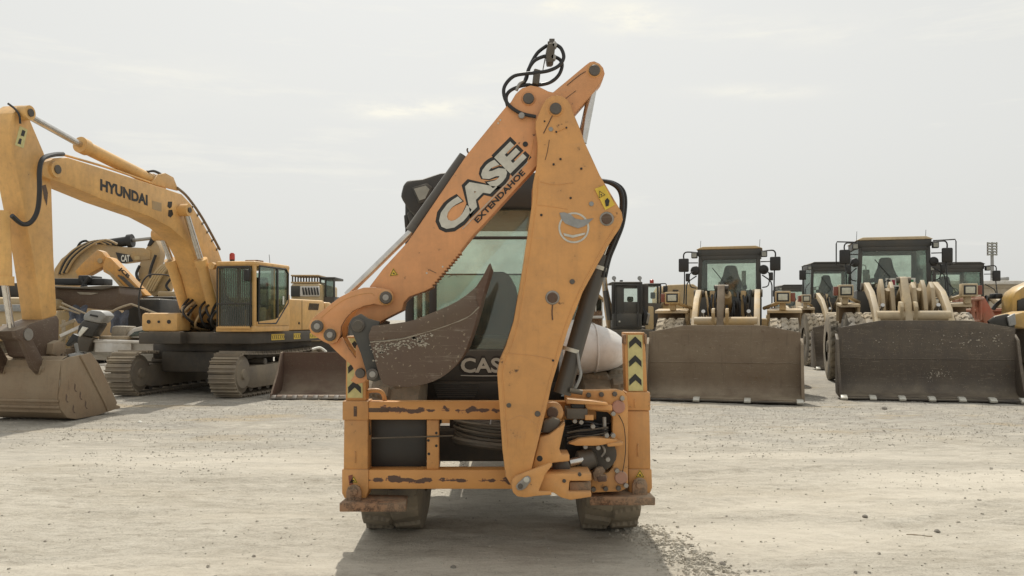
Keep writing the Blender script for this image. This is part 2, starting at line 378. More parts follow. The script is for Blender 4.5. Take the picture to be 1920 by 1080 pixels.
# old wheel tracks: faint compacted bands with tread bars, some stains
sxx = nt.nodes.new('ShaderNodeSeparateXYZ'); nt.links.new(p, sxx.inputs[0]); X_, Y_ = sxx.outputs['X'], sxx.outputs['Y']
trk = None; tread = None
for a0, a1, a2, wdt in ((5.35,-.16,.02,.20), (7.6,.10,.015,.22), (9.15,.10,.015,.22), (6.9,-.34,.0,.20), (11.2,-.05,.01,.30), (12.9,-.05,.01,.30), (5.0,.62,.0,.22)):
    yy = mth(nt, 'ADD', mth(nt, 'MULTIPLY', X_, a1), mth(nt, 'MULTIPLY', mth(nt, 'MULTIPLY', X_, X_), a2))
    d_ = mth(nt, 'ABSOLUTE', mth(nt, 'SUBTRACT', mth(nt, 'SUBTRACT', Y_, a0), mth(nt, 'ADD', yy, mth(nt, 'MULTIPLY', n1, .12))))
    m_ = ramp(nt, mth(nt, 'DIVIDE', d_, wdt), .55, 1.0, (1,1,1,1), (0,0,0,1))
    bar = mth(nt, 'SINE', mth(nt, 'ADD', mth(nt, 'MULTIPLY', X_, 38), mth(nt, 'MULTIPLY', d_, 30)))
    t_ = mth(nt, 'MULTIPLY', m_, bar)
    trk = m_ if trk is None else mth(nt, 'MAXIMUM', trk, m_); tread = t_ if tread is None else mth(nt, 'ADD', tread, t_)
brk = ramp(nt, n1, .38, .62); trk = mth(nt, 'MULTIPLY', trk, brk); tread = mth(nt, 'MULTIPLY', tread, brk)
c = mix(nt, mth(nt, 'MULTIPLY', trk, .30), c, (.385, .345, .275))
c = mix(nt, mth(nt, 'MULTIPLY', ramp(nt, noise(nt, .8, 6, .7, pv, .6), .64, .70), .28), c, (.25, .215, .165))
# gravelly belt in front of the parked machines: greyer, speckled
sx = nt.nodes.new('ShaderNodeSeparateXYZ'); nt.links.new(p, sx.inputs[0])
belt = mth(nt, 'MULTIPLY', ramp(nt, mth(nt, 'MULTIPLY', sx.outputs['Y'], .01), .095, .150), ramp(nt, n1, .20, .55))
vo = nt.nodes.new('ShaderNodeTexVoronoi'); vo.inputs['Scale'].default_value = 11; nt.links.new(p, vo.inputs['Vector'])
spk = mix(nt, ramp(nt, n3, .40, .62), (.16, .15, .132), (.48, .45, .40))
c = mix(nt, mth(nt, 'MULTIPLY', belt, .80), c, spk)
c = mix(nt, mth(nt, 'MULTIPLY', ramp(nt, n2, .50, .66), .42), c, (.32, .275, .21))
c = mix(nt, mth(nt, 'MULTIPLY', ramp(nt, n3, .53, .64), .60), c, (.25, .22, .175))
ms = nt.nodes.new('ShaderNodeMapping'); ms.inputs['Scale'].default_value = (3.2, 11, 3); nt.links.new(p, ms.inputs['Vector'])
n5 = noise(nt, 1.0, 7, .72, ms.outputs[0]); c = mix(nt, mth(nt, 'MULTIPLY', ramp(nt, n5, .50, .64), .45), c, (.29, .255, .205)); c = mix(nt, mth(nt, 'MULTIPLY', ramp(nt, n5, .47, .36), .5), c, (.66, .615, .53))
c = mix(nt, mth(nt, 'MULTIPLY', ramp(nt, n3, .46, .34), .40), c, (.64, .595, .50))
# wind-blown, compacted pale lanes near the camera; darker grey crushed-stone drifts towards the machines
ml = nt.nodes.new('ShaderNodeMapping'); ml.inputs['Scale'].default_value = (.16, .75, .2); ml.inputs['Location'].default_value = (2.3, 1.1, 0); nt.links.new(p, ml.inputs['Vector'])
lane = mth(nt, 'MULTIPLY', ramp(nt, noise(nt, 1.0, 5, .55, ml.outputs[0], .4), .46, .60), ramp(nt, mth(nt, 'MULTIPLY', Y_, .01), .14, .095))
c = mix(nt, mth(nt, 'MULTIPLY', lane, .62), c, (.585, .535, .45))
md = nt.nodes.new('ShaderNodeMapping'); md.inputs['Scale'].default_value = (.28, .9, .2); md.inputs['Location'].default_value = (7.3, 4.4, 0); nt.links.new(p, md.inputs['Vector'])
drift = mth(nt, 'MULTIPLY', ramp(nt, noise(nt, 1.0, 6, .65, md.outputs[0], .5), .46, .60), ramp(nt, mth(nt, 'MULTIPLY', Y_, .01), .085, .13))
c = mix(nt, mth(nt, 'MULTIPLY', drift, .55), c, mix(nt, ramp(nt, n2, .40, .60), (.21, .198, .178), (.46, .435, .385)))
c = mix(nt, mth(nt, 'MULTIPLY', mth(nt, 'MULTIPLY', ramp(nt, n0, .56, .64), ramp(nt, mth(nt, 'MULTIPLY', Y_, .01), .11, .14)), .5), c, (.40, .31, .185))
nt.links.new(c, b.inputs['Base Color']); b.inputs['Roughness'].default_value = .95; b.inputs['Specular IOR Level'].default_value = .15
hh = mth(nt, 'ADD', mth(nt, 'ADD', mth(nt, 'MULTIPLY', n2, .8), mth(nt, 'MULTIPLY', n3, .6)), mth(nt, 'MULTIPLY', n4, .18))
hh = mth(nt, 'MULTIPLY', hh, mth(nt, 'SUBTRACT', 1.0, mth(nt, 'MULTIPLY', lane, .5)))
hh = mth(nt, 'ADD', mth(nt, 'ADD', hh, mth(nt, 'MULTIPLY', n5, -.7)), mth(nt, 'MULTIPLY', tread, .10))
bump(nt, b, hh, .85, .036)
ground = g.build('ground', 'ground_mat', sharp=180); ground['kind'] = 'structure'
# loose gravel (nobody could count it) and crumbled clods along the wheel ridge
def pebbles(name, spots, mat, label):
    vs, fs = [], []
    for x, y, r in spots:
        z = ground_z(x, y); k = len(vs); a0 = random.random()*6.3; m = 5
        h = r*random.uniform(.45, .9)
        for i in range(m):
            q = r*random.uniform(.7, 1.25); vs.append((x+q*math.cos(a0+i*6.283/m), y+q*math.sin(a0+i*6.283/m), z-.004))
        for i in range(m):
            q = r*random.uniform(.35, .75); vs.append((x+q*math.cos(a0+.5+i*6.283/m), y+q*math.sin(a0+.5+i*6.283/m), z+h*random.uniform(.7, 1)))
        fs += [tuple(k+m+i for i in range(m))]+[(k+i, k+(i+1) % m, k+m+(i+1) % m, k+m+i) for i in range(m)]
    me = bpy.data.meshes.new(name); me.from_pydata(vs, [], fs); me.materials.append(M[mat])
    o = bpy.data.objects.new(name, me); coll.objects.link(o); o['kind'] = 'stuff'; o['label'] = label; o['category'] = 'gravel'
    return o
def stone_mat(name, a, b_):
    nt, b, o = nodes(name); p = pos(nt); n = noise(nt, 7, 4, .9, p)
    nt.links.new(mix(nt, ramp(nt, n, .38, .62), a, b_), b.inputs['Base Color']); b.inputs['Roughness'].default_value = .95
stone_mat('gravel', (.50, .46, .385), (.30, .275, .235)); stone_mat('clod', (.50, .43, .32), (.40, .34, .25))
sp = []
for _ in range(30000):
    y = random.uniform(8.5, 19.5); x = random.uniform(-.66, .66)*y
    if random.random() > (y-8.2)/5.0: continue
    if mnoise.noise((x*.35, y*.5, 7)) < -.12+.25*(12.5-y)/3: continue
    sp.append((x, y, random.uniform(.004, .010)*random.choice((1,1,1,1.7))))
for _ in range(1500):
    y = random.uniform(4.6, 11); x = random.uniform(-.64, .64)*y
    sp.append((x, y, abs(random.gauss(0, .006))+.003))
pebbles('gravel', sp, 'gravel', 'loose grey gravel scattered over the pale sandy yard')
sp = []
for _ in range(2600):
    t = random.random()*(len(RIDGE)-1); i = int(t); t -= i
    x = RIDGE[i][0]*(1-t)+RIDGE[i+1][0]*t+random.gauss(0, .12); y = RIDGE[i][1]*(1-t)+RIDGE[i+1][1]*t+random.gauss(0, .10)
    sp.append((x, y, abs(random.gauss(0, .008))+.003))
pebbles('dirt_clods', sp, 'ground_mat', 'crumbled pale dirt clods along the wheel ridge at bottom right of backhoe')
# single stones and sticks that can be picked out
for px, py, r, lab in ((1658,768,.05,'small dark stone lying just in front of the right loader bucket'), (1622,965,.024,'small pointed dark stone on the bare ground in right foreground'),
                   (1757,997,.022,'small dark stone at the end of the thin stick in right foreground'), (1354,1054,.022,'small dark stone at the end of the clod ridge near bottom edge'),
                   (262,790,.035,'small white stone in front of the excavator bucket'), (850,1062,.02,'small stone in the shadow in front of the backhoe'),
                   (1228,863,.02,'small dark stone beside the right stabiliser post')):
    Y = CAMZ*FPX/(py-HOR); c = W(px, py, Y); z0 = ground_z(c.x, Y)
    gg = G(); loops = []
    for h, q in ((-.2, .8), (.15, 1.15), (.6, .9), (.95, .35)):
        loops.append([Vector((c.x+r*q*math.cos(k*.785)*random.uniform(.8,1.2), Y+r*q*math.sin(k*.785)*random.uniform(.8,1.2), z0+r*h)) for k in range(8)])
    gg.loft(loops).build('stone', 'decal_white' if 'white' in lab else 'stone_dark', None, sharp=30, label=lab, category='stone', group='single stones on the ground')
def stick(p0, p1, r, lab):
    A = W(*p0, CAMZ*FPX/(p0[1]-HOR)); B = W(*p1, CAMZ*FPX/(p1[1]-HOR)); A.z = ground_z(A.x, A.y)+r*.6; B.z = ground_z(B.x, B.y)+r*.6
    m1 = A.lerp(B, .35)+Vector((0, .012, 0)); m2 = A.lerp(B, .7)+Vector((0, -.008, 0))
    G().tube([A, m1, m2, B], r, 6, 4).build('stick', 'wood', None, label=lab, category='stick')
stick((1700,1004), (1748,1006), .005, 'thin straight brown stick on the ground in right foreground')

# ------------------------------------------------------------------ the backhoe loader
BX = -.10
bh = thing('backhoe_loader', 'orange backhoe loader seen from behind with its digging arm folded sideways', 'backhoe loader', (BX, 6.3, 0), local=False)
F = 6.25
# --- rear frame with rust-worn rails
def rail_mat(name, z, seed):
    """same orange paint with a line of scraped bare patches along the middle of the rail"""
    nt, b, o = nodes(name); p = pos(nt)
    sx = nt.nodes.new('ShaderNodeSeparateXYZ'); nt.links.new(p, sx.inputs[0])
    d = mth(nt, 'ABSOLUTE', mth(nt, 'SUBTRACT', sx.outputs['Z'], z))
    mp = nt.nodes.new('ShaderNodeMapping'); mp.inputs['Scale'].default_value = (1, 1, 1.4); mp.inputs['Location'].default_value = (seed, 0, 0); nt.links.new(p, mp.inputs['Vector'])
    n = noise(nt, 11, 3, .5, mp.outputs[0]); n2 = noise(nt, 40, 5, .7, p); n1 = noise(nt, 2.2, 6, .6, p)
    h = mth(nt, 'SUBTRACT', mth(nt, 'ADD', n, mth(nt, 'MULTIPLY', n2, .12)), mth(nt, 'MULTIPLY', d, 7.2))
    col = (.66, .325, .100)
    c = mix(nt, ramp(nt, n1, .3, .72), (col[0]*1.05, col[1]*1.05, col[2]*1.05), (col[0]*.84, col[1]*.80, col[2]*.78))
    c = mix(nt, ramp(nt, h, .490, .510), c, (.44, .20, .08)); c = mix(nt, ramp(nt, h, .515, .535), c, (.10, .055, .038))
    c = mix(nt, mth(nt, 'MULTIPLY', ramp(nt, n2, .66, .72), .6), c, RUST)
    nt.links.new(c, b.inputs['Base Color']); b.inputs['Roughness'].default_value = .5; bump(nt, b, n2, .05, .01)
rail_mat('rail_a', W(0, 769, F).z, 3.1); rail_mat('rail_b', W(0, 901, F).z, 8.7)
pxbox(691, 1118, 753, 787, F, 6.37, 'upper_rail', 'rail_a', bh, .008)
pxbox(691, 1112, 881, 917, F, 6.40, 'lower_rail', 'rail_b', bh, .008)
pxbox(800, 823, 787.5, 880.5, F+.03, F+.09, 'frame_web', 'orange', bh)
for px, py in ((818,812),(818,836),(803,826),(804,851)): pinpx(px, py, 2.6, F+.026, F+.05, 'bolt', 'black', bh, 8)
slot = plate([(686,765),(729,765),(729,773),(686,773)], F-.002, F+.01, 'slot', 'bucket_rust', bh, .001)
# left stabiliser: sleeve, collars, sliding leg
tz = lambda a, b, c, d, Y0, Y1, nm, mt='orange', bv=.008: pxbox(a, b, c, d, Y0, Y1, nm, mt, bh, bv)
plate([(645,787),(690,787),(690,881),(644,881)], F+.004, 6.43, 'stabilizer_sleeve', 'orange', bh, .010)
plate([(642,752),(691,752),(691,788),(642,788)], F-.006, 6.44, 'collar', 'orange', bh, .008)
plate([(641,880),(691,880),(691,918),(686,935),(646,935),(641,925)], F-.006, 6.45, 'collar', 'orange', bh, .008)
leg_l = plate([(649,630),(686,630),(686,752),(648,752)], F+.02, 6.42, 'stabilizer_leg', 'orange', bh, .008)
plate([(663,762),(669,762),(669,781),(663,781)], F-.010, F, 'slot', 'bucket_rust', bh, .001)
pxbox(664, 667, 846, 868, F-.003, F+.01, 'weld_bead', 'orange', bh, .002)
# right stabiliser
plate([(1173,735),(1219,735),(1220,770),(1174,770)], F-.006, 6.44, 'collar', 'orange', bh, .008)
plate([(1176,770),(1218,770),(1219,815),(1220,880),(1178,880)], F+.004, 6.43, 'stabilizer_sleeve', 'orange', bh, .010)
plate([(1178,880),(1222,880),(1223,915),(1219,925),(1180,925)], F-.006, 6.45, 'collar', 'orange', bh, .008)
leg_r = plate([(1170,623),(1209,623),(1214,735),(1174,735)], F+.02, 6.42, 'stabilizer_leg', 'orange', bh, .008)
pxbox(1189, 1193, 748, 764, F-.012, F, 'weld_bead', 'orange', bh, .002)
pxbox(1195, 1198, 832, 856, F-.004, F+.01, 'weld_bead', 'orange', bh, .002)
plate([(1169,628),(1174,626),(1174,646),(1169,644)], F, F+.1, 'guide_block', 'rust_orange', bh)
plate([(1208,625),(1213,627),(1213,645),(1209,645)], F, F+.1, 'guide_block', 'rust_orange', bh)
def chevrons(x0, x1, y0, y1, n, first, nm, host):
    d = plate([(x0,y0),(x1-.5,y0),(x1+1,y1),(x0+1.5,y1)], F+.014, F+.018, nm, 'chev_yellow', host, 0)
    h = (y1-y0)/n; m = (x0+x1)/2
    for k in range(n):
        a = y0+k*h+h*first
        plate([(x0+2.5,a+h*.34),(m,a+.02*h),(x1-2.5,a+h*.34),(x1-2,a+h*.66),(m+.7,a+h*.36),(x0+3,a+h*.66)], F+.010, F+.014, 'chevron', 'decal_black', d, 0, Yt=F+.012)
chevrons(1177, 1205, 628, 733, 3, .06, 'chevron_sticker', leg_r)
chevrons(650, 679, 634, 746, 3, .12, 'chevron_sticker', leg_l)
# foot pads
def pad(x0, x1, y0, y1, side, ex, ey, skew):
    A, B = W(x0, y1, 6.10), W(x1, y1, 6.10); h = (y1-y0)*6.1/FPX
    o = G().prism([Vector((A.x, 6.10, A.z)), Vector((B.x, 6.10, B.z+skew)), Vector((B.x, 6.10, B.z+h*.9+skew)), Vector((A.x, 6.10, A.z+h))],
                  [Vector((A.x+.03, 6.37, A.z+.01)), Vector((B.x-.02, 6.37, B.z+.01+skew)), Vector((B.x-.02, 6.37, B.z+h+skew)), Vector((A.x+.03, 6.37, A.z+h+.012))]).build('stabilizer_pad', 'rust_orange', bh, .008)
    arc = [(ex-14, ey+20), (ex-14, ey-3), (ex-11, ey-11), (ex-4, ey-15), (ex+4, ey-15), (ex+11, ey-11), (ex+14, ey-3), (ex+14, ey+20)]
    plate(arc, 6.17, 6.20, 'pad_ear', 'rust_orange', o, .004); plate(arc, 6.462, 6.49, 'pad_ear', 'rust_orange', o, .004)
    pinpx(ex, ey-2, 7, 6.15, 6.51, 'pad_pin', 'rust_orange', o, 14)
pad(636, 761, 943, 960, -1, 663, 925, .0)
pad(1106, 1229, 931, 948, 1, 1200, 912, .0)
# small hazard stickers
def tri(cx, cy, s, Y, par, rot=0):
    P = [(0,-.62),(.6,.42),(-.6,.42)]
    P = [(cx+s*(x*math.cos(rot)-y*math.sin(rot)), cy+s*(x*math.sin(rot)+y*math.cos(rot))) for x, y in P]
    d = plate(P, Y-.004, Y-.001, 'hazard_sticker', 'decal_yellow', par, 0)
    c = (sum(p[0] for p in P)/3, sum(p[1] for p in P)/3)
    Q = [(c[0]+(x-c[0])*.86, c[1]+(y-c[1])*.86) for x, y in P]; R = [(c[0]+(x-c[0])*.68, c[1]+(y-c[1])*.68) for x, y in P]
    for i in range(3): plate([Q[i], Q[(i+1)%3], R[(i+1)%3], R[i]], Y-.006, Y-.004, 'border', 'decal_black', d, 0)
    plate([(c[0]-s*.17,c[1]+s*.02),(c[0]+s*.02,c[1]-s*.10),(c[0]+s*.17,c[1]+s*.12),(c[0]+s*.02,c[1]+s*.15)], Y-.006, Y-.004, 'pictogram', 'decal_black', d, 0)
tri(1200, 889, 15, F-.006, bh); tri(663, 900, 13, F-.006, bh)
plate([(653,892),(661,890),(662,908),(655,910)], F-.010, F-.007, 'worn_sticker', 'lamp_red', bh, 0)
# left inner bracket, tool box panel, rod, coil of hose
g = G(); g.tube([W(690,733,6.32), W(708,732,6.32), W(718,738,6.32), W(722,752,6.32)], .016, 8, 5)
g.build('bracket_loop', 'orange_flat', bh)
pxbox(694, 799, 786, 878, 6.40, 6.425, 'black_panel', 'cab_black', bh, .006)
G().tube([W(696,822,6.27), W(760,820,6.27), W(850,817,6.27)], .006, 6).build('latch_rod', 'steel_dark', bh)
G().tube([W(691,790,6.30), W(694,812,6.31), W(690,815,6.33)], .007, 6).build('hook', 'steel_dark', bh)
cc = W(925, 806, 6.72)
pts = []
for k in range(7*20):
    t = k/20*2*math.pi; r = .285+.022*math.sin(t*.37)
    pts.append((cc.x+r*math.cos(t), cc.y+r*.86*math.sin(t), cc.z+.06-.115*k/140-.03*math.sin(t+.9+k*.01)))
G().tube(pts, .0125, 7, 2).build('hose_coil', 'steel_dark', bh)
pts = [(cc.x+.30*math.cos(t*.3), cc.y+.26*math.sin(t*.3), cc.z-.10-.035*math.sin(t*.3+1.2)) for t in range(21)]
G().tube(pts, .03, 8, 2, closed=True).build('coil_tray', 'steel_dark', bh)
for q in (-.4, .5, 1.7): G().tube([(cc.x+.28*math.cos(q), cc.y-.27*math.sin(q+.9), cc.z-.10), (cc.x+.1*math.cos(q), cc.y, cc.z+.10), (cc.x-.22*math.cos(q), cc.y+.1, cc.z+.07)], .008, 6, 4).build('wire_tie', 'steel', bh)
# --- chassis, axles, wheels, fenders, engine hood, front loader
G().bx(BX-.42, BX+.42, 7.10, 11.2, .62, 1.02).build('chassis', 'house_dark', bh, .02)
G().bx(BX-.62, BX+.62, 6.98, 7.26, .54, .80).build('rear_axle', 'house_dark', bh, .03)
def wheel(c, R, w, rimr, parent, lugs, depth, mt='tyre', rim='steel_dark', n=None, pattern='ag', ax=(1,0,0), seg=3, mside_shade=None, fine=12):
    """one closed carcass whose tread is real relief; axis along +-x"""
    n = n or lugs*seg*2; prof = [(-.5,rimr/R),(-.52,.80),(-.50,.90),(-.48,.955)]+[(-.46+.92*k/fine,.975+.008*math.cos((k/fine-.5)*2.6)) for k in range(fine+1)]+[(.48,.955),(.50,.90),(.52,.80),(.5,rimr/R)]
    g = G(); loops = []
    for i in range(n):
        t = 2*math.pi*i/n; lp = []
        for s, q in prof:
            r = q*R
            if abs(s) < .47:
                if pattern == 'ag':    # diagonal bars leaning from each shoulder to the middle
                    ph = (i/n*lugs+abs(s)*.55+(.5 if s > 0 else 0)) % 1
                    up = ph < .46 and abs(s) > .03
                else:                  # rock blocks with zigzag grooves
                    ph = (i/n*lugs+.30*math.sin(s*14)+(.5 if abs(s) < .18 else 0)) % 1
                    up = ph < .76 and not (.15 < abs(s) < .20)
                r += depth if up else 0
            lp.append((c[0]+s*w*ax[0], c[1]+r*math.cos(t), c[2]+r*math.sin(t)))
        loops.append([Vector(v) for v in lp])
    m = len(prof); vs = [v for l in loops for v in l]; fs = []
    for i in range(n):
        j = (i+1) % n
        for k in range(m-1): fs.append((i*m+k, i*m+k+1, j*m+k+1, j*m+k))
    g.add(vs, fs); tyre = g.build('tyre', mt, parent, sharp=28)
    if mside_shade:
        tyre.data.materials.append(M[mside_shade])
        for pl in tyre.data.polygons:
            cc_ = pl.center; rr = math.hypot(cc_.y, cc_.z)
            if rr < R*.982+depth*.45: pl.material_index = 1  # sidewalls, and groove shade put into the colour of the tread
    rm = G().turn((c[0]-w*.42, c[1], c[2]), (1,0,0), [(0,rimr*.98),(0.0,rimr*1.02),(w*.2,rimr*.75),(w*.42,rimr*.72),(w*.64,rimr*.75),(w*.84,rimr*1.02),(w*.84,rimr*.98)], 28).build('rim', rim, tyre)
    G().turn((c[0]-w*.5, c[1], c[2]), (1,0,0), [(0,rimr*.35),(.03,rimr*.42),(w-.03,rimr*.42),(w,rimr*.35)], 18).build('hub', rim, tyre)
    return tyre
wheel((W(743,0,7.0).x, 7.10, .645), .645, .48, .36, bh, 17, .028, rim='white', seg=9, fine=22)
wheel((W(1139,0,7.0).x, 7.10, .645), .645, .46, .36, bh, 17, .028, rim='white', seg=9, fine=22)
wheel((BX-.86, 9.35, .46), .45, .32, .26, bh, 18, .02, rim='white'); wheel((BX+.86, 9.35, .46), .45, .32, .26, bh, 18, .02, rim='white')
for sgn in (1, -1):
    secs = []
    for px, ya, yb, dY in ((1050,598,706,.58),(1085,600,703,.56),(1112,607,699,.53),(1117,607,699,.53),(1140,615,695,.50),(1155,623,690,.46),(1166,632,683,.40),(1172,640,676,.2)):
        a_, b_ = W(px, ya, 6.98), W(px, yb, 6.98); x = a_.x if sgn > 0 else 2*BX-a_.x
        zc, hz_ = (a_.z+b_.z)/2, (a_.z-b_.z)/2
        secs.append([Vector((x, 7.12+dY*math.copysign(abs(math.cos(t))**.75, math.cos(t)), zc+hz_*math.copysign(abs(math.sin(t))**.85, math.sin(t)))) for t in [k*math.pi/14 for k in range(28)]])
    fd = G().loft(secs).build('fender', 'fender', bh, sharp=30)
    a_ = secs[2]; xs = secs[2][0].x; zc = sum(v.z for v in secs[2])/28
    G().tube([Vector((xs+.004*sgn, 7.12+(v.y-7.12)*1.01, zc+(v.z-zc)*1.01)) for v in secs[2]], .008, 6, 1, closed=True).build('fender_seam', 'fender', fd)
G().bx(BX-.36, BX+.36, 8.95, 10.5, 1.02, 1.66).build('engine_hood', 'orange_flat', bh, .06)
G().bx(BX-.34, BX+.34, 10.5, 10.62, .8, 1.60).build('front_grille', 'cab_black', bh, .02)
G().bx(BX-.9, BX+.9, 9.25, 9.45, .36, .56).build('front_axle', 'house_dark', bh, .02)
for s in (-1, 1):
    x = BX+s*.52
    G().prism([Vector((x-.05, y, z)) for y, z in ((8.9,1.35),(9.1,1.45),(10.7,1.15),(11.4,.45),(11.2,.35),(10.5,.95),(9.0,1.15))],
              [Vector((x+.05, y, z)) for y, z in ((8.9,1.35),(9.1,1.45),(10.7,1.15),(11.4,.45),(11.2,.35),(10.5,.95),(9.0,1.15))]).build('loader_arm', 'orange_flat', bh, .01)
prof = [(11.35,.90),(11.25,.65),(11.25,.3),(11.4,.12),(11.7,.05),(12.2,.04),(12.2,.06),(11.72,.08),(11.44,.15),(11.30,.32),(11.30,.65),(11.40,.90)]
G().prism([Vector((BX-1.14, y, z)) for y, z in prof], [Vector((BX+1.14, y, z)) for y, z in prof]).build('front_bucket', 'orange_flat', bh)
for s in (-1.14, 1.14): G().prism([Vector((BX+s-.012, y, z)) for y, z in ((11.4,.9),(11.25,.6),(11.25,.3),(11.4,.1),(12.2,.04))], [Vector((BX+s+.012, y, z)) for y, z in ((11.4,.9),(11.25,.6),(11.25,.3),(11.4,.1),(12.2,.04))]).build('bucket_side', 'orange_flat', bh)
# --- cab
CY0, CY1 = 7.22, 8.85
roof_o = [(768,394),(754,371),(756,352),(764,342),(793,338),(825,328),(850,324),(1022,324),(1046,328),(1078,338),(1106,342),(1115,352),(1117,371),(1102,394)]
roof = plate(roof_o, CY0-.06, CY1+.12, 'cab_roof', 'cab_black', bh, .035, Yt=CY0)
for px in (787, 1083):
    l = plate([(px-20,346),(px+18,342),(px+22,362),(px+6,376),(px-14,372)], CY0-.12, CY0-.062, 'work_light', 'cab_grey', roof, .012, Yt=CY0)
    plate([(px-16,350),(px+14,347),(px+17,360),(px+4,371),(px-11,368)], CY0-.128, CY0-.122, 'lens', 'grey_lens', l, 0, Yt=CY0)
lh = plate([(752,370),(757,350),(763,340),(793,337),(826,326),(856,322),(856,350),(806,404),(786,412),(768,396)], CY0-.26, CY0-.075, 'lamp_housing', 'cab_black', roof, .03, Yt=CY0-.2)
plate([(772,352),(801,344),(812,352),(802,378),(786,384)], CY0-.285, CY0-.262, 'work_light', 'cab_grey', lh, .012, Yt=CY0-.26)
plate([(777,355),(799,349),(806,356),(798,373),(787,377)], CY0-.292, CY0-.286, 'lens', 'grey_lens', lh, 0, Yt=CY0-.26)
plate([(764,400),(778,394),(800,404),(790,424),(772,430)], CY0-.16, CY0-.06, 'roof_bracket', 'cab_grey', lh, .015, Yt=CY0-.1)
plate([(757,403),(767,401),(769,424),(759,428)], CY0-.05, CY0+.05, 'rear_lamp', 'cab_black', bh, .01)
xl, xr = W(768, 0, CY0).x, W(1102, 0, CY0).x
for x in (xl, xr):
    for y in (CY0, CY1):
        G().bx(x-.035, x+.035, y-.03, y+.04, 1.02, 2.70).build('cab_pillar', 'cab_black', bh, .012)
zt, zb = W(0, 394, CY0).z, W(0, 655, CY0).z
G().bx(xl+.036, xr-.036, CY0-.004, CY0+.004, zb, zt).build('rear_window', 'cab_glass', bh)
G().bx(xl+.036, xr-.036, CY1-.004, CY1+.004, 2.18, zt).build('windshield', 'cab_glass', bh)
G().bx(xl+.036, xr-.036, CY1-.004, CY1+.004, 1.60, 2.165).build('lower_windshield', 'dusty_glass', bh)
G().bx(xl+.036, xr-.036, CY1-.012, CY1+.012, 2.165, 2.18).build('window_bar', 'cab_black', bh)
for x in (xl, xr):
    G().bx(x-.004, x+.004, CY0+.041, CY1-.031, 1.55, zt).build('side_window', 'cab_glass', bh)
    G().bx(x-.02, x+.02, CY0+.041, CY1-.031, 1.02, 1.55).build('cab_door_panel', 'cab_black', bh, .01)
    G().bx(x-.025, x+.025, CY0+.75, CY0+.81, 1.55, zt).build('door_post', 'cab_black', bh, .008)
zc = W(0, 446, CY0).z
G().bx(xl+.036, xr-.036, CY0-.02, CY0+.02, zc-.012, zc+.012).build('window_bar', 'cab_black', bh, .004)
G().bx(xl+.03, xr-.03, CY0+.02, CY0+.05, zb, zb+.03).build('window_bar', 'cab_black', bh, .004)
G().bx(W(812,0,CY0).x-.03, W(812,0,CY0).x+.03, CY0-.02, CY0+.02, zb, W(0,500,CY0).z).build('window_post', 'cab_black', bh, .006)
G().bx(xl, xr, CY0+.05, CY1, .98, 1.05).build('cab_floor', 'cab_black', bh)
G().bx(BX-.45, BX+.45, CY1-.28, CY1-.03, 1.05, 1.66).build('dashboard', 'cab_black', bh, .05)
G().turn((BX+.02, CY1-.42, 1.80), (0,-.5,.86), [(-.02,.02),(0,.02),(.004,.02)], 10).build('steering_boss', 'rubber', bh)
G().tube([(BX+.02+.19*math.cos(k*.524), CY1-.42+.16*math.sin(k*.524), 1.80+.10*math.sin(k*.524)) for k in range(12)], .014, 6, 2, closed=True).build('steering_wheel', 'rubber', bh)
# seat turned to the rear
sx0, sx1 = W(893, 0, 7.95).x, W(972, 0, 7.95).x
st = G().bx(sx0-.05, sx1+.05, 7.55, 8.05, 1.42, 1.56).build('seat', 'seat', bh, .05)
bp = [(sx0, 1.50), (sx0-.03, 1.75), (sx0+.02, 2.0), (sx0+.08, 2.12), (sx0+.14, 2.15), (sx1-.14, 2.15), (sx1-.08, 2.12), (sx1-.02, 2.0), (sx1+.03, 1.75), (sx1, 1.50)]
G().prism([Vector((x, 7.92, z)) for x, z in bp], [Vector((x, 8.05, z)) for x, z in bp]).build('backrest', 'seat', st, .04)
for x in (sx0-.12, sx1+.06): G().bx(x, x+.07, 7.6, 8.0, 1.60, 1.70).build('armrest', 'seat', st, .02)
G().bx(sx0, sx1, 7.62, 7.98, 1.05, 1.42).build('seat_base', 'black', st, .02)
for x, y, z in ((BX-.28, 7.5, 1.95), (BX+.30, 7.5, 1.9)): G().tube([(x, y, 1.05), (x, y-.02, z-.25), (x+.03, y-.06, z-.08)], .013, 7).build('control_lever', 'rubber', bh)
# rear console below the window with the maker's lettering and louvres
con = plate([(716,656),(1112,656),(1112,712),(1040,716),(800,716),(716,720)], 7.14, 7.22, 'rear_console', 'cab_grey', bh, .012, Yt=7.14)
pan = plate([(790,716),(1060,716),(1050,752),(800,752)], 7.10, 7.18, 'louvre_panel', 'cab_black', bh, .010, Yt=7.10)
for k in range(7): pxbox(812+k*1.3, 900-k*1.6, 719+k*4, 721.2+k*4, 7.088, 7.10, 'louvre', 'cab_grey', pan, 0)
for k in range(3): pinpx(738+k*22, 736-k*3, 14-k*2, 6.9, 7.1, 'hydraulic_valve', 'house_dark', bh, 14)
p0 = W(864, 699, 7.136)
for mt, gr, off, dy in (('decal_black', .020, .050, .001), ('silver', .0, .030, -.002)):
    lettering('CASE', p0+Vector((0, dy, 0)), (1,0,0), (0,0,1), 96*7.136/FPX, 28*7.136/FPX, mt, con, off, gr)
G().tube([W(864,704,7.13), W(905,705,7.13), W(960,704,7.13)], .004, 5, 3).build('badge_trim', 'silver', con)
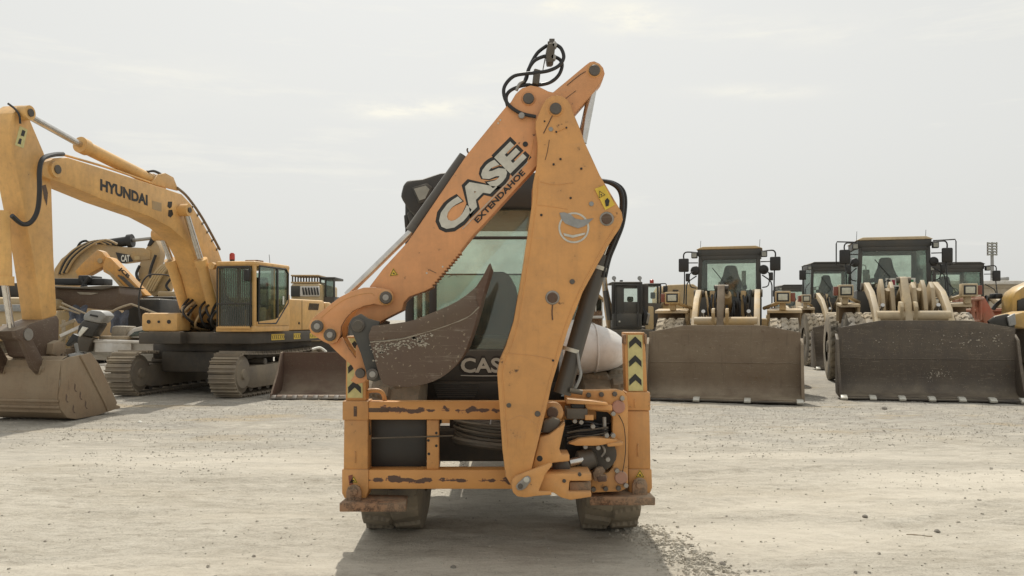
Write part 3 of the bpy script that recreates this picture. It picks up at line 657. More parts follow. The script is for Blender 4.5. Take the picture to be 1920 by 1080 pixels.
# --- swing tower, sideshift carriage
C_out = [(1060,733),(1158,731),(1170,735),(1176,745),(1178,760),(1178,905),(1173,917),(1162,922),(1109,924),(1109,889),(1140,886),(1149,876),(1148,800),(1149,783),(1140,773),(1100,769),(1094,757),(1060,755)]
car = plate(C_out, 6.12, 6.235, 'sideshift_carriage', 'orange', bh, .008)
for px, py in ((1104,741),(1128,740),(1153,739),(1113,918),(1136,917),(1160,916)): pinpx(px, py, 5, 6.095, 6.13, 'bolt', 'pin', car, 6)
for px, py in ((1167,747),(1150,776),(1157,883),(1174,911)): pinpx(px, py, 4.6, 6.085, 6.13, 'bolt', 'steel', car, 10)
for px, py in ((1160,763),(1165,896)): pinpx(px, py, 12.5, 6.10, 6.13, 'cover_disc', 'pink_plate', car, 24)
G().tube([W(1160,778,6.10), W(1170,800,6.10), W(1173,840,6.10), W(1170,870,6.10), W(1167,885,6.10)], .003, 5).build('wire_cable', 'black', car)
plate([(1096,758),(1148,760),(1148,770),(1100,768)], 6.02, 6.12, 'carriage_lip', 'orange', bh, .004)
plate([(1064,748),(1112,752),(1140,756),(1140,760),(1062,757)], 5.95, 6.12, 'slide_plate', 'orange', bh, .004)
G().bx(W(1060,0,6.3).x, W(1150,0,6.3).x, 6.30, 6.36, W(0,884,6.3).z, W(0,770,6.3).z).build('back_plate', 'black', bh)
pxbox(1062, 1102, 766, 786, 5.98, 6.20, 'valve_block', 'steel_dark', bh, .008)
pxbox(1072, 1096, 757, 767, 6.0, 6.14, 'valve_block', 'black', bh, .006)
pxbox(1097, 1113, 778, 788, 5.97, 6.0, 'pin_tab', 'orange', bh, .003)
for k in range(6):
    y = 792+k*5
    G().tube([W(1056,y+10-k*2,6.2), W(1080,y+4,6.14), W(1100,y-1+k,6.13), W(1125,y+5-k,6.15), W(1150,y+2,6.22)], .0095, 7).build('hydraulic_hose', 'rubber', bh)
G().cyl(W(1133,782,6.12), W(1134,818,6.12), .014).build('hose_post', 'pin_light', bh)
for px in (1138, 1150): pinpx(px, 817, 4.6, 6.0, 6.05, 'grease_nut', 'pin_light', bh, 8)
plate([(1066,832),(1086,822),(1112,820),(1158,824),(1158,829),(1120,836),(1080,836)], 5.99, 6.12, 'swing_link', 'orange', bh, .006)
plate([(1138,832),(1162,828),(1170,830),(1168,836),(1140,838)], 5.98, 6.12, 'swing_link', 'orange', bh, .006)
sw = G().turn(W(1112,858,6.10), (-.96,-.1,-.27), [(-.02,.05),(0,.075),(.10,.078),(.115,.06),(.12,.045)], 20).build('swing_cylinder', 'steel_dark', bh)
G().cyl(W(1098,860,6.06), W(1066,868,6.0), .030, n=20).build('piston_rod', 'chrome', sw)
G().turn(W(1052,875,5.98), (0,1,0), [(-.05,.05),(-.04,.062),(.05,.062),(.06,.05)], 20).build('rod_eye', 'steel_dark', sw)
G().turn(W(1124,850,6.12), (0,1,0), [(-.04,.10),(-.03,.12),(.08,.12)], 22).build('cylinder_clevis', 'house_dark', sw)
G().tube([W(1118,832,6.05), W(1128,834,6.04), W(1134,846,6.04), W(1128,856,6.05)], .008, 6).build('hose_fitting', 'pin_light', sw)
for pts in ([(1140,848),(1136,862),(1122,874),(1102,880)], [(1146,842),(1146,862),(1132,880),(1110,888)]):
    G().tube([W(x,y,6.15) for x, y in pts], .013, 7).build('hydraulic_hose', 'rubber', bh)
tower = plate([(1012,820),(1030,815),(1046,803),(1060,793),(1049,842),(1052,852),(1068,852),(1068,865),(1036,868),(1020,884),(996,884)], 5.80, 6.02, 'swing_tower', 'orange', bh, .008)
plate([(1020,888),(1109,887),(1109,902),(1068,902),(1066,922),(1109,922),(1109,932),(1070,938),(1052,933),(1038,924),(1006,922)], 5.77, 6.05, 'tower_base', 'orange', bh, .008)
plate([(1068,904),(1108,904),(1108,920),(1068,920)], 5.82, 6.0, 'base_slot_block', 'rust_orange', bh, .004)
lug = plate([(958,909),(960,900),(966,893),(976,889),(1033,867),(1036,872),(1022,890),(1010,921),(1034,922),(1034,928),(1006,930),(985,933),(970,931),(962,924)], 5.70, 5.735, 'tower_lug', 'orange', bh, .005)
plate([(958,909),(960,900),(966,893),(976,889),(1033,867),(1022,890),(1010,921),(985,933),(970,931),(962,924)], 6.045, 6.08, 'tower_lug', 'orange', bh, .005)
cap = [(967,912),(971,906),(983,895),(990,892),(995,896),(995,903),(985,916),(977,920),(970,919)]
kp = plate(cap, 5.685, 5.698, 'pin_keeper', 'pin_light', lug, .004)
pinpx(975.5, 912, 5, 5.675, 5.686, 'bolt', 'pin', kp, 12); pinpx(987, 900, 5.5, 5.675, 5.686, 'bolt', 'silver', kp, 12)
pinpx(1012, 860, 5.5, 5.795, 5.82, 'bolt_hole', 'black', tower, 14)
for px, py in ((1058,902),(1087,890)): pinpx(px, py, 3.6, 5.76, 5.79, 'bolt', 'steel_dark', bh, 8)
G().turn(W(1037,772,5.98), (0,1,0), [(-.06,.050),(-.05,.070),(.06,.070),(.07,.05)], 22).build('cylinder_eye', 'orange_flat', bh)
pinpx(1036, 774, 11, 5.90, 5.95, 'cylinder_pin', 'bucket_rust', bh, 16)
plate([(1018,790),(1036,782),(1052,788),(1046,803),(1030,812),(1016,812)], 5.84, 5.99, 'greasy_knuckle', 'steel_dark', bh, .012)
# --- boom: two side plates with a box web between them
boomL = [(1004,240),(1004,228),(1010,214),(1016,198),(1024,186),(1034,180),(1044,178),(1056,181),(1065,188),(1071,198),(1076,214),(1089,245),(1096,266),(1125,329),(1166,398),(1168,412),(1162,428),(1137,466),(1093,547),(1065,618),(1052,661),(1034,722),(1028,751),(1014,809),(998,874),(994,900),(988,916),(976,924),(964,918),(954,903),(948,893),(942,844),(935,742),(933,715),(932,698),(937,674),(948,650),(963,602),(980,502),(998,380),(999,346),(1006,312),(1008,272)]
boom = plate(boomL, 5.74, 5.765, 'boom', 'orange', bh, .005)
plate(boomL, 6.005, 6.03, 'boom_plate', 'orange', boom, .005, Yt=5.74)
web = [(1012,330),(1092,300),(1122,345),(1155,400),(1156,415),(1128,462),(1084,545),(1056,618),(1026,718),(1006,805),(990,870),(972,905),(956,880),(950,840),(943,742),(941,698),(946,676),(957,650),(972,602),(988,502),(1005,380)]
plate(web, 5.765, 6.005, 'boom_web', 'orange', boom, 0, Yt=5.74)
for px, py, r, mt in ((1042,203,11,'pin'),(1138,410,10,'bucket_rust'),(1036,558,10,'bucket_rust')):
    pinpx(px, py, r*1.35, 5.730, 5.745, 'pin_boss', 'steel' if r == 10 else 'orange', boom, 24); pinpx(px, py, r, 5.716, 5.76, 'pin', mt, boom, 24)
for px, py, r, mt in ((1033,242,4.2,'galv'),(1109,382,4.6,'galv'),(1073,528,5,'pin'),(954,760,4.6,'steel_dark'),(1008,776,5.5,'pin'),(1043,247,1.8,'black'),(1062,239,1.8,'black'),(1051,298,2.2,'black'),(1038,308,2.2,'black'),(1090,316,2.2,'black'),(1070,371,2.2,'black'),(1015,403,2.4,'black'),(1037,676,2.2,'black'),(1021,227,1.6,'black')):
    pinpx(px, py, r, 5.733, 5.745, 'bolt', mt, boom, 12)
ys = plate([(1115,354),(1133,347),(1153,384),(1135,394)], 5.734, 5.738, 'warning_sticker', 'decal_yellow', boom, 0)
tri(1127, 364, 13, 5.734, ys, -.45)
plate([(1134,376),(1139,371),(1143,376),(1141,386),(1136,387)], 5.730, 5.733, 'pictogram', 'decal_black', ys, 0)
def ringpx(cx, cy, ro, ri, Y, name, mat, par, sy=1.0):
    n = 36; A = [W(cx+ro*math.cos(k*6.2832/n), cy+ro*sy*math.sin(k*6.2832/n), Y) for k in range(n)]; B = [W(cx+ri*math.cos(k*6.2832/n), cy+ri*sy*math.sin(k*6.2832/n), Y) for k in range(n)]
    g = G(); g.add(A+B, [(k, (k+1) % n, (k+1) % n+n, k+n) for k in range(n)]); return g.build(name, mat, par)
em = ringpx(1076, 427, 29, 25.5, 5.737, 'emblem_ring', 'silver', boom)
plate([(1049,399),(1058,398),(1070,402),(1079,410),(1090,412),(1102,411),(1113,409),(1104,418),(1096,424),(1084,428),(1072,424),(1060,419),(1053,411)], 5.734, 5.737, 'emblem_eagle', 'galv', em, 0)
plate([(1056,437),(1074,441),(1098,436),(1096,440),(1074,446),(1058,442)], 5.734, 5.737, 'emblem_stroke', 'silver', em, 0)
for pts in ([(967,842),(969,812),(971,811)], [(983,814),(985,812),(981,842)], [(950,790),(962,784),(976,779),(992,786),(1006,796)]):
    G().tube([W(x,y,5.740) for x, y in pts], .0022, 5, 3).build('weld_bead', 'orange_flat', boom)
# boom cylinder in dark grey along the right edge
bc = G().cyl(W(1054,738,5.92), W(1128,478,5.92), .062, .058, 24).build('boom_cylinder', 'cyl_grey', bh)
G().cyl(W(1128,478,5.92), W(1146,430,5.92), .026, n=16).build('piston_rod', 'chrome', bc)
for (x0,y0),(x1,y1) in (((1072,660),(1074,653)), ((1118,505),(1120,498))):
    G().cyl(W(x0,y0,5.92), W(x1,y1,5.92), .069, n=24).build('cylinder_band', 'silver', bc)
G().tube([W(1083,662,5.86), W(1086,685,5.86), W(1089,702,5.86), W(1082,722,5.86), W(1076,732,5.88)], .011, 7).build('steel_pipe', 'galv', bc)
G().cyl(W(1068,732,5.86), W(1092,736,5.86), .018, n=10).build('pipe_elbow', 'steel_dark', bc)
for dx, Y in ((0,5.88),(5,5.94),(-3,6.0)):
    G().tube([W(1122+dx,338,Y), W(1146+dx,343,Y), W(1163+dx,356,Y), W(1168+dx,380,Y), W(1163+dx,420,Y), W(1150+dx,455,Y), W(1138+dx,485,Y), W(1130+dx,520,Y), W(1133+dx,570,Y), W(1118+dx,640,Y)][:8], .013, 8).build('hydraulic_hose', 'rubber', bh)
# --- dipper
zig = []
n = 13
for k in range(n):
    t = k/n; x, y = 863+(806-863)*t, 471+(539-471)*t
    zig += [(x, y), (x+1.6, y+4.6)]
dip = [(690,545),(694,536),(719,503),(764,454),(782,428),(877,288),(947,202),(958,191),(967,176),(979,165),(995,160),(1012,163),(1028,171),(1037,173),(1098,122),(1106,116),(1114,114.5),(1124,119),(1131,127),(1134,138),(1130,150),(1117,167),(1076,214),(1006,311),(886,442)]+zig+[(796,546),(768,556),(757,567),(754,582),(722,598),(700,611),(684,617),(668,616),(660,606),(664,592),(676,574)]
dipper = plate(dip, 5.80, 5.97, 'dipper', 'orange_faded', bh, .004)
sp_ = [(760,458),(782,428),(877,288),(947,202),(958,191),(967,176),(979,165),(995,160),(1012,163),(1028,171),(1040,182),(1003,300),(886,434),(862,462),(800,530),(770,548),(740,530)]
pinpx(991, 184, 14, 5.792, 5.80, 'pin_boss', 'orange_faded', dipper, 24); pinpx(991, 184, 10.5, 5.778, 5.80, 'pin', 'pin', dipper, 24)
pinpx(1115, 131, 14, 5.792, 5.80, 'pin_boss', 'orange_flat', dipper, 24); pinpx(1115, 131, 10.5, 5.778, 5.80, 'pin', 'pin', dipper, 24)
pinpx(985, 270, 5, 5.793, 5.80, 'bolt_hole', 'black', dipper, 12)
for px, py in ((938,225),(934,231),(800,512),(830,500)): pinpx(px, py, 1.8, 5.796, 5.80, 'bolt', 'silver', dipper, 8)
tri(738, 511, 14, 5.80, dipper, -.1)
u = Vector((.707, 0, .707)); v = Vector((-.707, 0, .707)); sc_ = 5.795/FPX
p0 = W(843, 441, 5.795)
lettering('CASE', p0+Vector((0,.0035,0)), u, v, 206*sc_, 45*sc_, 'decal_black', dipper, .085, .022)
lettering('CASE', p0, u, v, 206*sc_, 45*sc_, 'silver', dipper, .052, -.002)
lettering('EXTENDAHOE', W(896,419,5.796), Vector((.69,0,.724)), Vector((-.724,0,.69)), 130*sc_, 11*sc_, 'decal_black', dipper, .035)
G().tube([W(868,428,5.797), W(880,416,5.797), W(990,303,5.797)], .003, 5, 2).build('decal_stripe', 'silver', dipper)
G().tube([W(879,288,5.85), W(876,282,5.85), W(877,278,5.85)], .006, 6).build('hook', 'steel_dark', dipper)
# bucket cylinder along the back of the dipper
bcy = G().cyl(W(776,428,5.885), W(872,294,5.885), .045, n=22).build('bucket_cylinder', 'cyl_grey', bh)
G().cyl(W(650,553,5.885), W(786,420,5.885), .024, n=18).build('piston_rod', 'chrome', bcy)
G().cyl(W(772,436,5.885), W(781,424,5.885), .050, n=22).build('cylinder_gland', 'cyl_grey', bcy)
# dipper cylinder rod and pipe behind the top
dc = G().cyl(W(1116,140,5.885), W(1092,268,5.885), .030, n=18).build('dipper_cylinder_rod', 'chrome', bh)
G().cyl(W(1104,180,5.95), W(1086,262,5.95), .014, n=10).build('steel_pipe', 'pin', dc)
# hose loops over the top
H = {'a': ([(1005,219),(976,212),(954,197),(945,178),(947,160),(963,143),(986,138),(1008,136),(1030,132),(1048,123),(1057,108),(1052,91),(1041,83)], 5.775, 5.83),
     'b': ([(952,200),(949,182),(958,169),(982,160),(1013,159),(1034,153),(1048,140),(1054,123),(1050,112),(1039,106)], 5.83, 5.87),
     'c': ([(980,158),(987,147),(991,130),(1002,114),(1019,106),(1026,106)], 5.86, 5.86), 'd': ([(983,155),(987,143),(995,121),(1008,99),(1026,85)], 5.90, 5.88)}
for k, (pts, Ya, Yb) in H.items():
    m = len(pts)-1
    G().tube([W(x, y, Ya+(Yb-Ya)*i/m) for i, (x, y) in enumerate(pts)], .0125, 9, 6).build('hydraulic_hose', 'rubber', bh)
cb = plate([(1026,116),(1024,104),(1027,84),(1030,80),(1041,80),(1041,88),(1039,108),(1036,116)], 5.80, 5.92, 'hose_clamp', 'steel_dark', bh, .006)
pxbox(1030, 1040, 72, 80, 5.83, 5.89, 'clamp_bolt', 'pin', cb, .003); pxbox(1027, 1042, 77, 81, 5.82, 5.90, 'clamp_bolt', 'pin', cb, .003); pxbox(1031, 1038, 110, 117, 5.82, 5.90, 'clamp_bolt', 'pin', cb, .003)
plate([(998,155),(1001,130),(1003,128),(1014,131),(1012,150),(1009,158)], 5.80, 5.92, 'hose_clamp', 'steel_dark', bh, .006)
G().tube([W(1018,131,5.86), W(1026,90,5.86)], .004, 5, straight=True).build('clamp_rod', 'steel', bh)
G().tube([W(968,170,5.83), W(974,158,5.83), W(982,152,5.84)], .011, 7).build('hose_fitting', 'steel', bh)
# --- bucket linkage
link = [(737,557),(735,548),(730,543),(716,540),(702,538.5),(682,539),(658,546.5),(637,557),(611,577),(593,591),(583,601),(579,613),(583,625),(607,641),(619,646),(632,641),(638,628),(639.5,612),(648,597),(662,583),(682,574),(702,570),(716,573),(728,572),(735,566)]
lk = plate(link, 5.745, 5.785, 'bucket_link', 'orange_faded', bh, .004); plate(link, 5.985, 6.02, 'bucket_link', 'orange', bh, .004, Yt=5.745)
G().tube([W(x,y,5.745) for x, y in ((602,596),(622,578),(645,562),(670,553),(695,549),(702,554))], .003, 5, 4).build('weld_bead', 'orange_flat', lk)
for px, py in ((594,612),(618,628),(723,558)):
    pinpx(px, py, 14.5, 5.735, 5.75, 'pin_boss', 'orange_flat', lk, 24); pinpx(px, py, 12, 5.715, 5.76, 'pin', 'pin', lk, 12); pinpx(px, py, 6, 5.705, 5.716, 'pin_head', 'pin_light', lk, 14); pinpx(px, py, 11, 5.745, 6.04, 'pin_shaft', 'steel_dark', lk, 14)
lev = [(612,640),(621,650),(640,668),(660,686),(665,696),(664,704),(657,714),(668,720),(682,718),(690,710),(691,696),(688,683),(680,662),(671,643),(667,650),(667,671),(655,655),(641,632),(632,640)]
lv = plate(lev, 5.79, 5.82, 'bucket_lever', 'orange_faded', bh, .004); plate(lev, 5.95, 5.98, 'bucket_lever', 'orange', bh, .004, Yt=5.79)
pinpx(675, 700, 9.5, 5.77, 6.0, 'pin', 'pin', lv, 18)
# --- bucket
def smooth2(pts, sub=3): return [(q.x, q.y) for q in catmull([(x, y, 0) for x, y in pts], sub)]
top_e = [(698,611),(764,603),(804,589),(857,565),(893,537),(906,517),(917,495)]
out_e = [(921,499),(907,548),(898,582),(886,622),(869,665),(845,695),(813,715),(772,725),(731,723),(715,714),(703,676),(691,632)]
bk = plate(smooth2(top_e, 3)+smooth2(out_e, 3), 5.60, 5.625, 'digging_bucket', 'bucket_dark', bh, .003)
plate(smooth2(top_e, 3)+smooth2(out_e, 3), 6.175, 6.20, 'bucket_side', 'bucket_dark', bk, .003, Yt=5.60)
oc = smooth2(out_e+[(696,614)], 3); cx_, cy_ = 790, 640
ic = [(x+(cx_-x)*.045, y+(cy_-y)*.045) for x, y in oc]
plate(oc+ic[::-1], 5.625, 6.175, 'bucket_shell', 'bucket_dark', bk, 0, Yt=5.60)
cut = smooth2(top_e, 3)+[(921,499),(908,545),(900,572),(880,592),(846,607),(800,622),(752,634),(694,640),(691,628)]
plate(cut, 5.590, 5.600, 'side_cutter', 'bucket_dark', bk, .002)
wl_ = [(694,641),(724,639),(752,635),(800,622),(846,607),(880,592),(900,573)]
G().tube([W(x,y,5.598)+Vector((0,0,random.uniform(-.002,.002))) for x, y in smooth2(wl_, 5)], .005, 5, 1).build('weld_bead', 'stone', bk)
plate([(893,537),(906,517),(917,495),(921,500),(908,545),(899,577),(893,560)], 5.583, 5.590, 'corner_wear_plate', 'bucket_rust', bk, .002)
for k in range(4):
    y0 = 5.63+k*.15
    plate([(893,537),(907,515),(919,492),(922,500),(908,547)], y0, y0+.07, 'bucket_tooth', 'bucket_rust', bk, .004, Yt=5.60)
ear = [(676,588),(690,597),(712,603),(704,640),(709,672),(720,700),(714,712),(702,716),(688,712),(686,696),(676,662),(662,628),(655,612),(660,596)]
for Ya in (5.64, 6.10): plate(ear, Ya, Ya+.035, 'bucket_ear', 'cab_grey', bk, .006, Yt=5.64)
pinpx(671, 610, 17, 5.655, 5.70, 'bucket_pin', 'cab_grey', bk, 24); pinpx(671, 610, 10, 5.62, 6.18, 'pin', 'steel_dark', bk, 18); pinpx(671, 610, 13, 5.625, 5.66, 'collar', 'pin', bk, 18)
pinpx(698, 702, 11, 5.60, 6.18, 'pin', 'pin', bk, 18); pinpx(698, 702, 6, 5.59, 5.605, 'pin_head', 'pin_light', bk, 14)

# grease runs, hairline cracks and plate welds on boom and dipper
for pts, r_, Yc, host, mt in (([(1036,216),(1030,228),(1024,240),(1019,250)], .0035, 5.738, boom, 'bucket_rust'), ([(1030,262),(1026,285),(1022,300)], .002, 5.738, boom, 'bucket_rust'), ([(1012,340),(1040,346),(1075,342)], .0022, 5.739, boom, 'orange_flat'),
                    ([(1008,384),(1040,388),(1064,392)], .0022, 5.739, boom, 'orange_flat'), ([(1041,248),(1062,238)], .004, 5.738, boom, 'orange_flat'), ([(946,662),(975,664),(1010,668),(1048,676)], .0022, 5.739, boom, 'orange_flat'),
                    ([(1036,572),(1035,585),(1036,600)], .0045, 5.738, boom, 'bucket_rust'), ([(840,520),(852,515),(858,520)], .002, 5.798, dipper, 'bucket_rust'), ([(806,506),(818,512)], .002, 5.798, dipper, 'bucket_rust'),
                    ([(1000,262),(996,285),(988,305)], .0025, 5.798, dipper, 'orange_flat'), ([(1063,160),(1085,142),(1098,134)], .003, 5.798, dipper, 'bucket_rust'), ([(1060,185),(1080,170)], .002, 5.798, dipper, 'bucket_rust')):
    G().tube([W(x, y, Yc) for x, y in pts], r_, 5, 4).build('surface_mark', mt, host)
# weld runs down both long edges of the boom plate
for e_ in ([(1008,330),(1004,384),(987,502),(971,602),(957,650),(946,675),(941,700),(944,742),(951,842)], [(1155,424),(1131,465),(1087,547),(1058,618),(1045,661),(1021,751),(1007,809)]):
    P = smooth2(e_, 8); G().tube([W(x+random.uniform(-.3,.3), y, 5.7395) for x, y in P], .0042, 5, 1).build('weld_bead', 'orange_flat', boom)
for px in (978, 1019): pinpx(px, 216-(px-978)*.1, 6, 5.765, 5.79, 'hose_ferrule', 'steel', bh, 12)
for px, py in ((1040,83),(1038,106)): pinpx(px, py, 5, 5.80, 5.86, 'hose_ferrule', 'steel', bh, 10)
for k in range(5):
    y = 806+k*5
    G().tube([W(1064,y+6,6.08), W(1084,y+2,6.05), W(1104,y+k,6.06), W(1140,y-4,6.10)], .008, 6).build('hydraulic_hose', 'rubber' if k % 2 else 'steel_dark', bh)
for px, py in ((1078,790),(1090,792),(1112,800),(1098,838),(1122,840),(1140,862)): pinpx(px, py, 4.5, 6.0, 6.06, 'hose_ferrule', 'pin_light', bh, 8)
plate([(1112,888),(1118,878),(1130,876),(1136,884),(1128,890),(1140,894),(1136,904),(1114,902)], 6.02, 6.11, 'rusty_bracket', 'rust_orange', bh, .006)
plate([(1120,896),(1136,893),(1138,902),(1122,904)], 6.0, 6.02, 'bracket_slot', 'bucket_rust', bh, .002)

# peeling paint flakes on the bucket's side plate
rnd = random.Random(11); vs, fs = [], []
for _ in range(170):
    t = rnd.random(); x = 697+t*105+rnd.gauss(0, 5); y = 645+rnd.gauss(0, 9)-t*10+(12 if t < .3 else 0)
    if y < 640-t*18: continue
    c_ = W(x, y, 5.5975); r = rnd.uniform(.003, .011); k = len(vs); a0 = rnd.random()*6
    vs += [c_+Vector((r*rnd.uniform(.5,1.5)*math.cos(a0+i*1.257), 0, r*rnd.uniform(.4,1.1)*math.sin(a0+i*1.257))) for i in range(5)]; fs.append(tuple(range(k, k+5)))
fl = G().add(vs, fs).build('paint_flakes', 'stone', bk); fl['kind'] = 'stuff'
# ------------------------------------------------------------------ tracked excavator on the left
EX, EY, EA = -7.0, 20.6, rad(-11)
ca, sa = math.cos(EA), math.sin(EA)
def EL(px, py, lx):
    """point of the excavator's own plane x = lx that the pixel shows -> local (lx, ly, z)"""
    k = (px-960)/FPX
    # EX + lx*ca - ly*sa = k*(EY + lx*sa + ly*ca)
    ly = (EX+lx*ca-k*(EY+lx*sa))/(k*ca+sa); d = EY+lx*sa+ly*ca
    return Vector((lx, ly, CAMZ-(py-HOR)*d/FPX))
ex = thing('tracked_excavator', 'large yellow tracked excavator with its bucket curled on the ground at left', 'excavator', (EX, EY, 0), EA)
def eplate(pts, x0, x1, name, mat, par=ex, bevel=.012, at=None, **t):
    at = x1 if at is None else at
    P = [EL(x, y, at) for x, y in pts]
    return G().prism([Vector((x0, p.y, p.z)) for p in P], [Vector((x1, p.y, p.z)) for p in P]).build(name, mat, par, bevel, **t)
def lbox(x0, x1, y0, y1, z0, z1, name, mat, par, bevel=.02, **t): return G().bx(x0, x1, y0, y1, z0, z1).build(name, mat, par, bevel, **t)
# tracks: separate shoes round a stadium path
def track(xc, wd):
    r = .455; y0, y1 = -1.62, 2.25; zc = .505; L = y1-y0; per = 2*L+2*math.pi*r; n = 50
    fr = G().prism([Vector((xc-.20, y, z)) for y, z in ((-1.55,.25),(-1.60,.45),(-1.25,.66),(1.6,.70),(2.1,.5),(2.0,.25),(1.2,.17),(-1.2,.17))],
                   [Vector((xc+.24, y, z)) for y, z in ((-1.55,.25),(-1.60,.45),(-1.25,.66),(1.6,.70),(2.1,.5),(2.0,.25),(1.2,.17),(-1.2,.17))]).build('track_frame', 'track', ex, .02)
    for y, q, nm in ((y0, .42, 'idler_wheel'), (y1, .42, 'drive_sprocket')):
        G().turn((xc-.26, y, zc), (1,0,0), [(0,.12),(0,q*.72),(.04,q*.8),(.06,q),(.46,q),(.48,q*.8),(.52,q*.72),(.52,.12),(.56,.10)], 28).build(nm, 'track', ex)
    for k in range(7): G().turn((xc-.17, -1.15+k*.4, .20), (1,0,0), [(0,.10),(.36,.10)], 14).build('track_roller', 'steel_dark', ex)
    for y in (-.55, .75): G().turn((xc-.15, y, .74), (1,0,0), [(0,.08),(.38,.08),(.39,.05)], 14).build('carrier_roller', 'steel_dark', ex)
    shoe = None
    for k in range(n):
        s = per*k/n
        if s < L: y, z, a = y0+s, zc-r, math.pi
        elif s < L+math.pi*r: t = (s-L)/r; y, z, a = y1+r*math.sin(t), zc-r*math.cos(t), math.pi-t
        elif s < 2*L+math.pi*r:
            t = s-L-math.pi*r; y, z, a = y1-t, zc+r-.05*math.sin(math.pi*t/L), 0
        else: t = (s-2*L-math.pi*r)/r; y, z, a = y0-r*math.sin(t), zc+r*math.cos(t), -t
        if shoe is None:
            h = per/n
            pr = [(-h*.46,0),(-h*.46,.022),(-h*.40,.022),(-h*.37,.072),(-h*.29,.072),(-h*.26,.022),(.02*h,.022),(.05*h,.060),(.12*h,.060),(.15*h,.022),(h*.44,.018),(h*.44,-.015)]
            shoe = G().prism([Vector((-wd/2, q, w)) for q, w in pr], [Vector((wd/2, q, w)) for q, w in pr]).build('track_shoe', 'track', ex, 0, sharp=20)
            o = shoe
        else: o = shoe.copy(); coll.objects.link(o)
        o.location = (xc, y, z); o.rotation_euler = (-a, 0, 0)
        off = Vector((0, 0, .018)); off.rotate(o.rotation_euler); o.location = Vector((xc, y, z))+off
track(1.18, .62); track(-1.32, .62)
lbox(-.9, .8, -1.1, 1.1, .50, .98, 'undercarriage', 'house_dark', ex, .05)
G().turn((0,0,.96), (0,0,1), [(0,.75),(.22,.75)], 28).build('slew_ring', 'house_dark', ex)
# upper house
lbox(-1.2, 1.2, -1.0, 2.5, .80, 1.17, 'belly_plate', 'house_dark', ex, .05)
lbox(-1.02, 1.56, -1.50, 2.75, 1.17, 1.43, 'house_frame', 'house_dark', ex, .02)
body = lbox(.50, 1.54, .32, 2.55, 1.44, 2.22, 'engine_cover', 'hyu', ex, .06)
lbox(-1.00, .48, .40, 2.55, 1.44, 2.26, 'engine_cover', 'hyu', ex, .06)
cw = [(-1.05,2.56),(1.56,2.56),(1.54,3.0),(1.2,3.22),(-.8,3.22),(-1.03,3.0)]
G().prism([Vector((x, y, 1.15)) for x, y in cw], [Vector((x, y, 2.18)) for x, y in cw]).build('counterweight', 'hyu', ex, .06)
lbox(1.543, 1.550, 1.12, 1.125, 1.46, 2.2, 'panel_gap', 'black', ex, 0)
for k in range(9):
    y = 1.50+k*.07
    G().prism([Vector((1.538, y, 1.96)), Vector((1.538, y+.035, 1.96)), Vector((1.538, y+.10, 2.13)), Vector((1.538, y+.065, 2.13))], [Vector((1.552, y, 1.96)), Vector((1.552, y+.035, 1.96)), Vector((1.552, y+.10, 2.13)), Vector((1.552, y+.065, 2.13))]).build('louvre', 'black', body, 0)
G().cyl((1.53,.95,1.62), (1.56,.95,1.62), .03, n=10).build('latch', 'black', body)
G().turn((-.6,1.9,2.2), (0,0,1), [(0,.06),(.45,.06),(.5,.05)], 14).build('exhaust_pipe', 'steel_dark', ex)
# chevron stickers and lettering on the frame side
for y0, n in ((-.55, 7), (.62, 4), (1.55, 6)):
    s = lbox(1.561, 1.564, y0, y0+.095*n, 1.23, 1.37, 'chevron_sticker', 'decal_yellow', ex, 0)
    for k in range(n):
        q = y0+.03+.095*k; d = -.035 if k < n/2 else .035
        G().add([Vector((1.566, q+max(0,-d), 1.25)), Vector((1.566, q+max(0,-d)+.03, 1.25)), Vector((1.566, q+max(0,d)*1+.03, 1.30)), Vector((1.566, q+max(0,-d)+.03, 1.35)), Vector((1.566, q+max(0,-d), 1.35)), Vector((1.566, q+max(0,d), 1.30))], [(0,1,2,3,4,5)]).build('chevron', 'decal_black', s, 0)
# side box at the far side with grab holes
bxr = lbox(-1.0, -.10, -1.72, -1.15, 1.44, 1.86, 'tool_box', 'hyu', ex, .07)
lbox(-1.03, .0, -1.76, -1.1, 1.17, 1.43, 'box_step', 'house_dark', ex, .02)
for x in (-.80, -.55, -.30):
    G().cyl((x, -1.735, 1.66), (x, -1.69, 1.66), .045 if x != -.55 else .03, n=14).build('round_hole', 'black', bxr)
G().tube([(-1.0,-1.6,1.50), (-1.10,-1.6,1.75), (-1.13,-1.6,2.2), (-1.08,-1.5,2.6), (-1.0,-1.2,2.75), (-.95,-.4,2.6), (-.95,-.2,1.5)], .018, 6).build('hand_rail', 'black', ex)
# cab with front guard
cx0, cx1, cy0, cy1, cz0, cz1 = .76, 1.70, -1.62, .10, 1.44, 2.98
cab = lbox(cx0, cx1, cy0+.02, cy1, cz0, cz0+.13, 'cab_floor', 'hyu', ex, .02)
lbox(cx0-.01, cx1+.01, cy0+.02, cy1+.02, cz1-.10, cz1+.02, 'cab_roof', 'hyu', ex, .045)
for x in (cx0+.04, cx1-.04):
    for y0, y1 in ((cy0+.03, cy0+.12), (-.70, -.62), (cy1-.12, cy1)):
        lbox(x-.035, x+.035, y0, y1, cz0+.12, cz1-.08, 'cab_pillar', 'hyu', ex, .015)
dp = [(-1.46,1.62),(-.62,1.62),(.0,2.10),(.02,2.80),(-.10,2.90),(-1.40,2.90)]
door_p = [(cy0+.10,1.46),(cy1-.02,1.46),(cy1-.02,2.95),(cy0+.10,2.95)]
